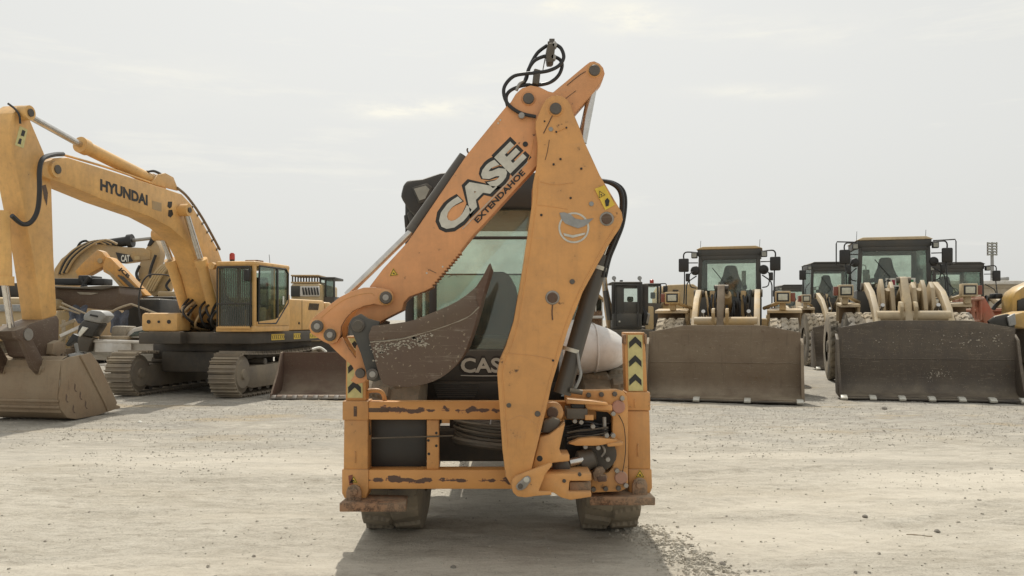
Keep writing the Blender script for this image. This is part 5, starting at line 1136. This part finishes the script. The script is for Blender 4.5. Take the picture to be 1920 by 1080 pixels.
inside_marks(L1, 1.0, 3.18, [(.0,1.3,.35,.85,420,.016), (.5,.9,.35,.6,160,.018), (-1.5,1.5,.4,1.3,160,.010)], 'inner_brown', 3)
inside_marks(L2, 1.08, 3.55, [(.05,.45,.38,.6,70,.022), (-1.5,1.5,.4,1.35,150,.012), (.6,1.6,1.0,1.35,50,.014)], 'stone', 5)
# windscreen writing and sticker strip of the pale loader
s2 = 1.08
ws = lettering('\u0645\u0627\u0634\u0627\u0621 \u0627\u0644\u0644\u0647', (-.42, -.022*s2, 3.19*s2), (1,0,0), (0,0,1), .84, .10, 'decal_white', L2, .01, name='windscreen_writing')
stp = G().bx(-.20, .50, -.024*s2, -.020*s2, 2.36*s2, 2.56*s2).build('sticker_strip', 'decal_white', L2)
for k, mt in enumerate(('decal_black','decal_red','decal_green','decal_black','chev_yellow','decal_green')):
    x = -.16+k*.108; G().bx(x, x+.075, -.027*s2, -.025*s2, 2.40*s2, 2.52*s2).build('sticker_square', mt, stp)
# ------------------------------------------------------------------ loose loader bucket right of the excavator tracks
lb = thing('loader_bucket', 'rusty brown loader bucket standing on the ground between excavator track and backhoe', 'bucket', at(640, 18.3), 0, local=False)
bx0, bx1 = W(508, 0, 18.2).x, W(508, 0, 18.2).x+2.35
po = [(19.15,.98),(19.22,.62),(19.18,.30),(19.02,.10),(18.75,.055),(18.2,.04),(18.2,.07),(18.75,.09),(18.98,.14),(19.12,.32),(19.16,.62),(19.09,.98)]
o = G().prism([Vector((bx0+.02, y, z)) for y, z in po], [Vector((bx1-.02, y, z)) for y, z in po]).build('bucket_shell', 'bucket_rust', lb)
for x in (bx0, bx1):
    sd_ = [(19.14,.99),(19.22,.6),(19.16,.28),(19.0,.08),(18.2,.04),(18.22,.12),(18.70,.55),(18.98,.97)]
    G().prism([Vector((x-.02, y, z)) for y, z in sd_], [Vector((x+.02, y, z)) for y, z in sd_]).build('bucket_side', 'bucket_rust', lb, .006)
G().bx(bx0, bx1, 18.12, 18.30, .015, .045).build('cutting_edge', 'steel_dark', lb, .004)
for k in range(11):
    x = bx0+.06+k*(bx1-bx0-.12)/10
    G().prism([Vector((x-.05,18.10,.015)),Vector((x+.05,18.10,.015)),Vector((x+.05,18.2,.09)),Vector((x-.05,18.2,.09))], [Vector((x-.05,18.28,.0)),Vector((x+.05,18.28,.0)),Vector((x+.05,18.28,.095)),Vector((x-.05,18.28,.095))]).build('edge_tooth', 'pin', lb, .004)
G().tube([W(585,655,19.3), W(600,652,19.4), W(612,660,19.4)], .03, 6).build('hose_end', 'decal_white', lb)
# ------------------------------------------------------------------ low loader rear behind the big excavator
mb = thing('grader', 'tan machine with slatted rear grille and dark cab behind the big excavator', 'machine', at(585, 31), 0, local=False)
hood = pxbox(545, 602, 532, 640, 30.6, 33.5, 'engine_hood', 'pale_yellow', mb, .08)
pxbox(561, 599, 536, 556, 30.52, 30.62, 'grille', 'white', mb, .05)
for k in range(6): plate([(566+k*5.4,539),(568.6+k*5.4,539),(571+k*5.4,553),(568+k*5.4,553)], 30.48, 30.53, 'grille_slat', 'black', hood, .005)
pxbox(545, 562, 536, 556, 30.5, 30.6, 'grille', 'cab_black', mb, .02)
rk = pxbox(545, 597, 515, 518, 30.7, 32, 'roof_rack', 'cat', mb, .02); pxbox(545, 597, 528, 531.5, 30.7, 32, 'rack_rail', 'cat', rk, .02)
for k in range(10): pxbox(547+k*5.2, 549.5+k*5.2, 518, 528, 30.75, 30.8, 'rack_slat', 'house_dark', rk, .005)
cabm = pxbox(598, 628, 519, 524, 31, 32.6, 'cab_roof', 'cab_black', mb, .03)
pxbox(600, 627, 556, 640, 31, 32.6, 'cab_base', 'house_dark', mb, .03)
for px in (600, 610, 626): pxbox(px-1.5, px+1.5, 523.5, 557, 31, 31.1, 'cab_pillar', 'cab_black', mb, .01); pxbox(px-1.5, px+1.5, 523.5, 557, 32.4, 32.5, 'cab_pillar', 'cab_black', mb, .01)
pxbox(602, 609, 524, 556, 31.04, 31.06, 'window', 'cab_glass', mb, 0); pxbox(612, 625, 524, 556, 31.04, 31.06, 'window', 'dark_glass', mb, 0)
pxbox(540, 655, 600, 668, 30.8, 33.4, 'chassis', 'house_dark', mb, .05)
for px in (555, 615):
    wheel((W(px,0,31.3).x, 31.6, .7), .67, .5, .3, mb, 22, .03, pattern='rock')
# ------------------------------------------------------------------ pile of machines behind the excavator arm (far left)
def far_exc(name, label, Y, loc_px, cat='excavator'):
    return thing(name, label, cat, at(loc_px, Y), 0, 'machines behind the big excavator', local=False)
# -- excavator with grey-brown arched boom
ca_ = far_exc('tracked_excavator', 'brown excavator with arched boom and black arm cylinder behind the left arm', 35, 150)
fb = plate([(106,530),(109,505),(122,486),(142,470),(166,460),(195,458),(235,464),(275,466),(288,471),(288,487),(232,494),(205,491),(180,496),(160,512),(146,535),(140,560),(116,560)], 34.7, 35.3, 'boom', 'cat', ca_, .03, Yt=35)
plate([(288,452),(296,450),(303,464),(306,478),(303,492),(278,541),(262,538),(265,500),(277,468)], 34.75, 35.25, 'stick', 'cat', ca_, .03, Yt=35)
bar = G().cyl(W(186,460,34.9), W(247,451,34.9), .20, n=16).build('arm_cylinder', 'black', ca_)
G().cyl(W(247,451,34.9), W(292,446,34.9), .07, n=12).build('piston_rod', 'steel', bar); G().cyl(W(240,452,34.9), W(249,451,34.9), .27, n=16).build('cylinder_gland', 'black', bar)
plate([(281,462),(290,443),(296,443),(296,452),(288,462)], 34.7, 35.3, 'arm_lug', 'black', ca_, .02, Yt=35)
for k in range(5):
    G().tube([W(108+k*4,515-k,34.6), W(118+k*6,490-k*2,34.55), W(142+k*7,466-k*1.5,34.5), W(178+k*5,452-k*.5,34.55), W(200+k*5,458,34.6)], .05, 6, 4).build('hydraulic_hose', 'rubber' if k % 2 else 'cat', ca_)
G().tube([W(140,478,34.6), W(150,456,34.6), W(164,452,34.6), W(170,462,34.6)], .05, 6).build('hydraulic_hose', 'rubber', ca_)
G().tube([W(262,498,34.6), W(256,512,34.6), W(258,522,34.6), W(262,526,34.6)], .06, 6).build('hydraulic_hose', 'rubber', ca_)
G().tube([W(292,478,34.6), W(284,500,34.6), W(281,515,34.6), W(286,524,34.6)], .06, 6).build('hydraulic_hose', 'rubber', ca_)
dc_ = plate([(217,473),(243,478),(250,490),(232,494),(224,492)], 34.66, 34.69, 'maker_plate', 'decal_black', ca_, 0, Yt=34.68)
lettering('CAT', W(227,491,34.64), (1,0,.02), (0,0,1), 16*34.64/FPX, 13*34.64/FPX, 'decal_white', dc_, .04)
esp = pxbox(252, 262, 480, 487, 34.66, 34.69, 'print_patch', 'pale_yellow', ca_, 0)
pxbox(95, 175, 560, 640, 33.5, 37, 'engine_house', 'cat', ca_, .06)
pxbox(80, 190, 640, 676, 33.2, 37, 'undercarriage', 'house_dark', ca_, .06)
# -- orange telescopic arm
jc = far_exc('telescopic_handler', 'orange machine with cranked arm crossing in front of the brown boom', 29, 230, 'machine')
plate([(146,509),(160,494),(175,480),(188,469),(196,472),(203,482),(200,499),(184,508),(170,516),(152,520)], 28.8, 29.2, 'upper_arm', 'jcb', jc, .02, Yt=29)
plate([(205,482),(213,484),(221,492),(280,554),(260,558),(230,527),(200,510),(199,499)], 28.75, 29.25, 'arm', 'jcb', jc, .02, Yt=29)
plate([(203,506),(212,510),(262,560),(252,562)], 28.74, 29.26, 'arm_rail', 'cat', jc, .01, Yt=29)
pinpx(187, 489, 5, 28.75, 28.8, 'pin', 'cat', jc, 14)
lettering('JCB', W(220,506,28.72), Vector((.72,0,-.69)), Vector((.69,0,.72)), 26*28.7/FPX, 9*28.7/FPX, 'decal_black', jc, .05)
for k in range(3): G().tube([W(222+k*4,516+k*1.5,28.7), W(245+k*4,538+k*1.5,28.7), W(258+k*4,552+k,28.7)], .035, 5).build('steel_pipe', 'house_dark', jc)
pxbox(235, 300, 560, 640, 28.5, 31, 'engine_house', 'cab_black', jc, .06)
# -- pale boom, black cab and orange body
pl = far_exc('tracked_excavator', 'pale excavator with steel pipes over its boom and an orange counterweight', 32, 340)
plate([(275,548),(283,530),(293,514),(304,500),(315,494),(331,492),(346,500),(358,518),(350,524),(330,514),(322,530),(318,545),(296,557)], 31.7, 32.3, 'boom', 'pale_yellow', pl, .03, Yt=32)
for k in range(4): G().tube([W(272+k*5,546,31.6), W(286+k*5,520,31.55), W(300+k*5,502,31.55), W(318+k*4,491,31.6)], .05, 6).build('steel_pipe', 'pale_yellow', pl)
G().tube([W(318,545,31.6), W(312,535,31.6), W(322,520,31.6), W(325,512,31.6)], .05, 6).build('hydraulic_hose', 'rubber', pl)
esh = plate([(335,498),(345,503),(350,510),(341,509)], 31.66, 31.69, 'print_patch', 'tarp', pl, 0, Yt=31.68)
pxbox(326, 384, 556, 596, 31.2, 34.5, 'counterweight', 'jcb', pl, .10)
G().cyl(W(356,556,32), W(356,545,32), .08, n=12).build('exhaust_pipe', 'rust_orange', pl)
pxbox(295, 326, 546, 557, 31.0, 33, 'hood', 'pale_yellow', pl, .05)
cb_ = pxbox(232, 325, 556, 562, 30.2, 32, 'cab_roof', 'cab_black', pl, .03)
pxbox(232, 325, 589, 612, 30.2, 32, 'cab_base', 'house_dark', pl, .03)
for px in (234, 270, 302, 323): pxbox(px-2, px+2, 562, 589, 30.25, 30.35, 'cab_pillar', 'cab_black', pl, .01)
for x0, x1, mt in ((237,268,'dark_glass'),(273,299,'cab_glass'),(305,321,'cab_glass')): pxbox(x0, x1, 562, 589, 30.29, 30.30, 'window', mt, pl, 0)
pxbox(276, 297, 568, 588, 31.4, 31.45, 'back_board', 'pink_plate', pl, .01); pxbox(232, 325, 562, 589, 31.9, 32, 'cab_back', 'cab_grey', pl, .01)
pxbox(232, 384, 612, 690, 30.5, 34, 'undercarriage', 'house_dark', pl, .05)
# -- dark bucket with quick hitch
db = thing('loader_bucket', 'raised dark steel bucket with black hitch bar on top behind the left arm', 'bucket', at(160, 27), 0, local=False)
plate([(96,540),(188,544),(222,537),(225,552),(214,572),(192,581),(96,570)], 26.2, 27.8, 'bucket_shell', 'bucket_dark', db, .04, Yt=26.2)
plate([(96,536),(150,538),(196,535),(222,536),(190,543),(96,540)], 26.0, 28.0, 'bucket_lip', 'steel_dark', db, .02, Yt=26)
pxbox(98, 195, 522, 534, 26.6, 27.2, 'hitch_bar', 'black', db, .03)
for a_, b_ in (((150,545),(168,518)), ((165,545),(150,520))): G().cyl(W(*a_,26.4), W(*b_,26.4), .06, n=8).build('hitch_strut', 'black', db)
pxbox(146, 166, 516, 530, 26.4, 27.3, 'hitch_block', 'black', db, .03)
plate([(143,547),(185,549),(170,553),(150,552)], 26.17, 26.2, 'torn_patch', 'stone', db, .003)
for px in (120, 210): pxbox(px, px+6, 560, 690, 27.0, 27.3, 'support_arm', 'pale_yellow', db, .02)
# -- yellow body at the left edge
ye = far_exc('wheel_loader', 'yellow machine body with grey window at the far left edge', 25, -10, 'machine')
pxbox(-70, 42, 557, 580, 24, 26.5, 'engine_hood', 'pale_yellow', ye, .12); pxbox(-70, 48, 582, 640, 23.8, 26.5, 'body', 'pale_yellow', ye, .08)
pxbox(-40, 40, 571, 584, 23.72, 23.8, 'grey_band', 'galv', ye, .02); pxbox(4, 12, 608, 622, 23.74, 23.8, 'sticker', 'decal_white', ye, 0)
pxbox(-60, 36, 530, 557, 24.8, 26.3, 'cab', 'cab_black', ye, .05)
for px in (-30, 32): wheel((W(px,0,25).x, 25.0, .75), .7, .5, .32, ye, 22, .03, pattern='rock')
# ------------------------------------------------------------------ boat with outboard motor
bt = thing('boat', 'white open motor boat resting between the excavator bucket and its tracks', 'boat', at(270, 23.4), 0, local=False)
def hullsec(px, yt, yb, d):
    t, b_ = W(px, yt, 23), W(px, yb, 23)
    return [Vector((t.x, 23-.95*d, t.z)), Vector((t.x, 23-.75*d, b_.z+.18)), Vector((t.x, 23-.35*d, b_.z)), Vector((t.x, 23+.35*d, b_.z)), Vector((t.x, 23+.75*d, b_.z+.18)), Vector((t.x, 23+.95*d, t.z))]
G().loft([hullsec(178,636,672,1), hullsec(230,636,676,1), hullsec(300,638,676,1), hullsec(350,637,672,.85), hullsec(385,635,662,.5), hullsec(402,633,650,.12)]).build('hull', 'hull', bt, .02)
gr_ = G(); 
G().tube([W(177,637,23)+Vector((0,-.97,0)), W(240,638,23)+Vector((0,-.97,0)), W(320,640,23)+Vector((0,-.95,0)), W(368,638,23)+Vector((0,-.7,0))], .045, 6).build('rub_rail', 'white', bt)
pxbox(178, 246, 641, 660, 22.02, 22.06, 'hull_panel', 'hull', bt, .01)
cn = plate([(234,634),(238,624),(250,615),(268,611),(290,611),(296,634)], 22.5, 23.5, 'console', 'white', bt, .05, Yt=22.5)
plate([(241,631),(252,622),(278,617),(279,629)], 22.46, 22.5, 'windscreen', 'dark_glass', cn, .005)
plate([(207,634),(209,613),(216,611),(238,612),(234,634)], 22.4, 23.0, 'seat_back', 'stone', bt, .03)
pxbox(185, 235, 630, 637, 22.2, 23.6, 'deck', 'wood', bt, .02)
tp = G(); n_ = 14
for nm, x0, x1, y0, y1 in (('tarp', 128, 162, 574, 604), ('tarp', 206, 240, 584, 622)):
    vs = []; fs = []
    for i in range(n_):
        for j in range(n_):
            q = W(x0+(x1-x0)*i/(n_-1), y0+(y1-y0)*j/(n_-1)+3*math.sin(i*.9), 23.6); q.y += .05*math.sin(i*1.1+j*.2)+.02*math.sin(j*.9); vs.append(q)
    fs = [(i*n_+j, i*n_+j+1, (i+1)*n_+j+1, (i+1)*n_+j) for i in range(n_-1) for j in range(n_-1)]
    vs2 = [v+Vector((0,.01,0)) for v in vs]; m_ = len(vs)
    G().add(vs+vs2, fs+[tuple(k+m_ for k in reversed(f)) for f in fs]).build(nm, 'tarp', bt)
for a_, m_, b_ in (((116,568),(140,579),(172,593)), ((112,575),(135,583),(150,588)), ((196,592),(222,578),(246,570)), ((246,570),(268,578),(300,590))):
    G().tube([W(*a_,23.3), W(*m_,23.3), W(*b_,23.3)], .03, 6).build('canopy_pole', 'wood', bt)
for px in (200, 300): pxbox(px, px+8, 664, 692, 22.4, 23.6, 'keel_block', 'wood', bt, .02)
ob = thing('outboard_motor', 'grey and black outboard motor tilted up at the boat stern', 'outboard motor', at(170, 22.2), 0, local=False)
plate([(163,590),(176,581),(197,583),(207,592),(194,607),(162,600)], 21.8, 22.3, 'cowl_top', 'galv', ob, .05, Yt=22)
plate([(162,600),(194,607),(186,620),(178,632),(150,626),(153,611)], 21.82, 22.28, 'cowl', 'cab_black', ob, .04, Yt=22)
plate([(155,612),(166,615),(150,632),(147,625)], 21.78, 21.82, 'cowl_stripe', 'decal_white', ob, .01, Yt=21.8)
plate([(150,628),(178,634),(172,648),(168,660),(151,658),(148,640)], 21.9, 22.2, 'mid_section', 'house_dark', ob, .03, Yt=22)
plate([(138,625),(150,630),(150,645),(140,640),(128,650),(124,646)], 21.95, 22.15, 'mount_bracket', 'black', ob, .02, Yt=22)
plate([(170,589),(184,592),(183,595),(169,592)], 21.77, 21.80, 'cowl_grip', 'black', ob, 0, Yt=21.8)
plate([(128,664),(150,660),(170,665),(168,680),(130,684)], 21.95, 22.15, 'lower_unit', 'galv', ob, .03, Yt=22)
for k in range(3):
    a = k*2.09+.4; c = W(128,674,22.05); u = Vector((.1,math.cos(a),math.sin(a))); w = Vector((.6,-math.sin(a),math.cos(a))).normalized()
    G().prism([c+u*.03-w*.03, c+u*.16-w*.07, c+u*.20+w*.04, c+u*.05+w*.05], [c+u*.03-w*.03+Vector((.015,0,0)), c+u*.16-w*.07+Vector((.015,0,0)), c+u*.20+w*.04+Vector((.015,0,0)), c+u*.05+w*.05+Vector((.015,0,0))]).build('propeller_blade', 'steel_dark', ob)
# planks and scrap beside the boat
for k, (a_, b_) in enumerate((((112,612),(140,600)), ((112,630),(150,612)), ((110,640),(128,622)), ((118,600),(118,660)))):
    A, B = W(*a_, 22.6+k*.12), W(*b_, 22.6+k*.12)
    lab = ('uppermost pale scrap plank leaning beside the outboard motor', 'long pale scrap plank slanting beside the outboard motor', 'short scrap plank lowest beside the excavator arm', 'upright pale scrap board right of the excavator arm')[k]
    d = (B-A).normalized(); u = Vector((-d.z, 0, d.x))*.04
    G().prism([A-u, B-u, B+u, A+u], [A-u+Vector((0,.06,0)), B-u+Vector((0,.06,0)), B+u+Vector((0,.06,0)), A+u+Vector((0,.06,0))]).build('scrap_plank', 'white' if k == 1 else 'wood', None, .004, label=lab, category='plank', group='scrap planks by the boat')
# heap that carries the planks
hp = thing('scrap_heap', 'dim heap of scrap metal between the excavator arm and the outboard motor', 'scrap heap', at(125, 23.4), 0, local=False)
for k in range(14):
    c = W(random.uniform(105,165), random.uniform(640,690), random.uniform(23.2,24.2)); s = random.uniform(.10,.28)
    g = G(); loops = []
    for h in (-1, 1): loops.append([c+Vector((s*random.uniform(.6,1.2)*math.cos(q*1.57), s*random.uniform(.6,1.2)*math.sin(q*1.57), h*s*random.uniform(.4,.8))) for q in range(4)])
    g.loft(loops).build('scrap_piece', random.choice(['steel_dark','bucket_brown','galv','house_dark']), hp, .01)
# ------------------------------------------------------------------ excavators seen past the right stabiliser
def exc_cab(par, x0, x1, y0, y1, Y0, Y1, win, mt='cab_grey'):
    c = pxbox(x0, x1, y0, y0+4, Y0, Y1, 'cab_roof', mt, par, .04)
    pxbox(x0+1, x1-1, (y0+y1)/2+14, y1, Y0, Y1, 'cab_base', mt, par, .05)
    for px in (x0+2.5, x1-2.5):
        for Y in (Y0, Y1-.1): pxbox(px-2.5, px+2.5, y0+3, (y0+y1)/2+15, Y, Y+.1, 'cab_pillar', 'cab_black', par, .02)
    wx0, wx1, wy0, wy1 = win
    pxbox(x0+5, wx0, y0+4, (y0+y1)/2+14, Y0+.02, Y0+.06, 'door_skin', mt, par, .01); pxbox(wx1, x1-5, y0+4, (y0+y1)/2+14, Y0+.02, Y0+.06, 'door_skin', mt, par, .01)
    pxbox(wx0, wx1, y0+4, wy0, Y0+.02, Y0+.06, 'door_skin', mt, par, .005); pxbox(wx0, wx1, wy1, (y0+y1)/2+14, Y0+.02, Y0+.06, 'door_skin', mt, par, .005)
    pxbox(wx0, wx1, wy0, wy1, Y0+.035, Y0+.045, 'window', 'cab_glass', par, 0)
    return c
r1 = thing('tracked_excavator', 'excavator with black cab and small pale window just right of the backhoe', 'excavator', at(1178, 29.5), 0, 'excavators behind the right stabiliser', local=False)
c = exc_cab(r1, 1147, 1205, 528, 618, 28.6, 30.1, (1170,1195,541,566), 'cab_grey')
G().tube([W(x,y,28.58) for x, y in ((1154,535),(1196,535),(1197,612),(1154,612))], .035, 5, straight=True, closed=True).build('door_seal', 'cab_black', r1)
G().cyl(W(1160,603,28.58), W(1163,603,28.58), .03, n=8).build('door_handle', 'silver', r1)
for px in (1151, 1199):
    G().cyl(W(px+2,528,28.8), W(px,523,28.8), .03, n=6).build('lamp_stem', 'steel', r1); c_ = W(px, 522, 28.8)
    G().turn(c_, (0,-1,.2), [(-.03,.03),(0,.07),(.04,.075),(.045,.04)], 12).build('round_lamp', 'galv', r1)
pxbox(1163, 1168, 525, 528, 28.8, 29, 'roof_cap', 'black', r1, .01)
pxbox(1176, 1188, 556, 566, 29.4, 29.5, 'seat', 'seat', r1, .05)
pxbox(1205, 1216, 532, 610, 28.9, 30, 'side_frame', 'house_dark', r1, .03)
for k in range(5): G().tube([W(1206+k*2,575+k*4,28.85), W(1209+k*2,590,28.8), W(1206+k*2,606,28.85)], .03, 5).build('hydraulic_hose', random.choice(['rubber','steel']), r1)
pxbox(1120, 1225, 618, 660, 28.5, 32, 'house_frame', 'house_dark', r1, .05); pxbox(1110, 1230, 660, 690, 28.3, 32.5, 'undercarriage', 'track', r1, .08)
plate([(1128,500),(1136,500),(1140,540),(1148,575),(1152,616),(1140,616),(1134,575)], 29.2, 29.6, 'boom', 'cat', r1, .03, Yt=29.2)
G().cyl(W(1135,545,28.9), W(1143,600,28.9), .09, n=12).build('boom_cylinder', 'cyl_grey', r1); G().cyl(W(1131,505,28.9), W(1135,545,28.9), .045, n=10).build('piston_rod', 'steel', r1)
rb = thing('site_cabin', 'small brown boarded cabin with white trim glimpsed behind the boom cylinder', 'cabin', at(1112, 36), 0, local=False)
plate([(1080,560),(1112,545),(1130,560),(1130,640),(1080,640)], 35.5, 38, 'wall', 'rust_orange', rb, .03, Yt=35.5)
plate([(1076,560),(1112,541),(1134,561),(1134,566),(1112,548),(1076,566)], 35.2, 38.3, 'roof', 'cat', rb, .01, Yt=35.2)
wd_ = pxbox(1118, 1128, 562, 582, 35.46, 35.5, 'window', 'dark_glass', rb, 0); pxbox(1116.5, 1118, 560, 584, 35.42, 35.48, 'window_frame', 'decal_white', wd_, 0); pxbox(1128, 1129.5, 560, 584, 35.42, 35.48, 'window_frame', 'decal_white', wd_, 0)
pxbox(1105, 1132, 592, 597, 34.6, 35.4, 'bench_top', 'white', rb, .02); pxbox(1106, 1108, 597, 640, 34.7, 34.8, 'post', 'wood', rb, .01); pxbox(1128, 1130, 597, 640, 34.7, 34.8, 'post', 'wood', rb, .01)
r2 = thing('tracked_excavator', 'second excavator with dark cab and red beacon farther behind the black cab', 'excavator', at(1225, 33.5), 0, 'excavators behind the right stabiliser', local=False)
pxbox(1208, 1240, 531, 536, 33, 34.5, 'cab_roof', 'cab_black', r2, .04); pxbox(1209, 1239, 568, 612, 33, 34.5, 'cab_base', 'house_dark', r2, .04)
for px in (1212, 1234, 1239): pxbox(px-2, px+1.5, 535, 569, 33, 33.1, 'cab_pillar', 'cab_black', r2, .02)
pxbox(1214, 1232, 536, 568, 33.04, 33.06, 'window', 'cab_glass', r2, 0); pxbox(1220, 1229, 548, 560, 33.9, 34.0, 'seat', 'seat', r2, .04)
G().turn(W(1222,531,33.4), (0,0,1), [(0,.08),(.12,.08),(.15,.04)], 12).build('beacon', 'beacon', r2)
pxbox(1212, 1226, 574, 618, 32.6, 32.9, 'lift_arm', 'pale_yellow', r2, .06)
pxbox(1244, 1252, 536, 548, 32.9, 33.0, 'mirror', 'black', r2, .02); G().tube([W(1238,532,32.95), W(1248,532,32.95), W(1249,537,32.95)], .02, 5).build('mirror_arm', 'black', r2)
pxbox(1150, 1242, 612, 680, 33, 36, 'undercarriage', 'house_dark', r2, .06)
r3 = thing('machine_body', 'orange-brown engine house standing behind the left headlight of the yellow loader', 'machine', at(1275, 34), 0, local=False)
plate([(1242,548),(1250,534),(1300,532),(1312,540),(1312,640),(1242,640)], 33.5, 36, 'engine_house', 'load_a', r3, .06, Yt=33.5)
pxbox(1246, 1254, 556, 572, 33.42, 33.5, 'vent', 'lamp_red', r3, .01); pxbox(1262, 1272, 543, 546, 33.44, 33.5, 'grab_handle', 'house_dark', r3, .01)
pxbox(1240, 1312, 640, 672, 33.5, 36, 'skirt', 'house_dark', r3, .05)
# ------------------------------------------------------------------ red arm machine and the yellow hood at the right edge
rd = thing('red_loader', 'red loader arm with hydraulic cylinder behind the right end of the black bucket', 'loader', at(1845, 24.6), 0, local=False)
bar = G().cyl(W(1796,565,24.4), W(1824,563,24.4), .14, n=16).build('hydraulic_cylinder', 'red', rd)
G().cyl(W(1788,566,24.4), W(1797,565,24.4), .09, n=12).build('cylinder_eye', 'red', bar)
plate([(1822,556),(1842,556),(1848,566),(1862,590),(1868,602),(1852,612),(1842,606),(1836,580),(1824,574)], 24.3, 24.6, 'arm', 'red', rd, .02, Yt=24.4)
for px, py in ((1824,560),(1838,560)): G().cyl(W(px,py-4,24.25), W(px,py+40,24.25), .05, n=8).build('strut', 'red', rd)
G().cyl(W(1815,562,24.2), W(1845,560,24.2), .04, n=8).build('pin', 'pink_plate', rd)
pxbox(1850, 1905, 578, 584, 24.5, 26.5, 'frame_rail', 'red', rd, .03); pxbox(1855, 1905, 584, 660, 24.8, 26.5, 'body', 'red', rd, .06)
plate([(1822,600),(1860,600),(1868,680),(1822,680)], 24.4, 25.2, 'lower_arm', 'red', rd, .03, Yt=24.4)
ry = thing('wheel_loader', 'golden yellow engine hood with black fender edge at the right border', 'wheel loader', at(1935, 21.3), 0, 'wheel loaders in the back row', local=False)
hd = plate([(1882,610),(1882,560),(1888,548),(1902,538),(1925,528),(1990,522),(2050,522),(2050,610)], 20.3, 20.8, 'engine_hood', 'deep_yellow', ry, .07, Yt=20.65)
plate([(1893,564),(1909,558),(1909,584),(1893,586)], 20.26, 20.31, 'side_grille', 'cab_black', hd, .01, Yt=20.6)
lettering('HL', W(1914,573,20.27), (1,0,0), (0,0,1), 12*20.27/FPX, 7*20.27/FPX, 'decal_white', hd, .03)
plate([(1856,600),(1868,592),(1900,584),(1980,580),(1980,616),(1900,616),(1858,608)], 19.5, 20.1, 'fender', 'deep_yellow', ry, .04, Yt=20.0)
plate([(1853,602),(1866,593),(1890,588),(1904,594),(1904,615),(1856,609)], 19.42, 19.5, 'fender_edge', 'cab_black', ry, .03, Yt=19.42)
plate([(1889,594),(1904,587),(1906,609),(1893,612)], 19.36, 19.42, 'step_plate', 'galv', ry, .02, Yt=19.36)
pxbox(1867, 1881, 550, 560, 20.8, 21.1, 'lamp', 'black', ry, .03); G().tube([W(1880,562,21), W(1868,572,21), W(1862,580,21)], .05, 6).build('lamp_arm', 'black', ry)
wheel((W(1965,0,20.4).x, 20.6, .84), .81, .6, .38, ry, 26, .035, pattern='rock', mt='tyre_dusty', mside_shade='tyre_side')
pxbox(1925, 2080, 616, 680, 20.2, 22.4, 'chassis', 'house_dark', ry, .05)
# ------------------------------------------------------------------ far building and floodlight mast
bd = thing('warehouse', 'long low beige warehouse on the horizon at the right', 'building', at(1990, 92), 0, local=False)
wl_ = pxbox(1745, 2350, 540, 612, 90, 120, 'wall', 'building', bd, .05)
pxbox(1738, 2360, 526, 533, 89, 121, 'roof_slab', 'white', bd, .1); pxbox(1745, 2350, 533, 540, 89.8, 120.2, 'fascia', 'building', bd, .05)
for k in range(9): pxbox(1842+k*26, 1854+k*26, 560, 580, 89.9, 90, 'window', 'dark_glass', wl_, 0)
pxbox(1886, 1893, 519, 526, 95, 98, 'roof_unit', 'galv', bd, .1)
lm = thing('floodlight_mast', 'tall grey floodlight mast with a grid of lamps above the warehouse', 'light mast', at(1861, 150), 0, local=False)
b_ = W(1862, 600, 150)
G().cyl((b_.x, 150, 0), (W(1860,478,150).x, 150, W(0,470,150).z), .42, .25, 12).build('pole', 'galv', lm)
for j in range(5): pxbox(1852, 1870, 455+j*5.4, 456.2+j*5.4, 150, 150.3, 'lamp_rail', 'steel_dark', lm, 0)
for px in (1852.5, 1861, 1869.5): pxbox(px-.5, px+.5, 454, 479, 150.3, 150.6, 'rail_post', 'steel_dark', lm, 0)
for j in range(5):
    for i in range(4):
        c = W(1854+i*4.7, 456.5+j*5.2, 149.7); G().turn(c, (0,1,-.2), [(-.1,.19),(.1,.17),(.35,.06)], 8).build('floodlight', 'grey_lens', lm)
# ------------------------------------------------------------------ tidy
for o in list(scene.objects):
    if '_c' in o: del o['_c']
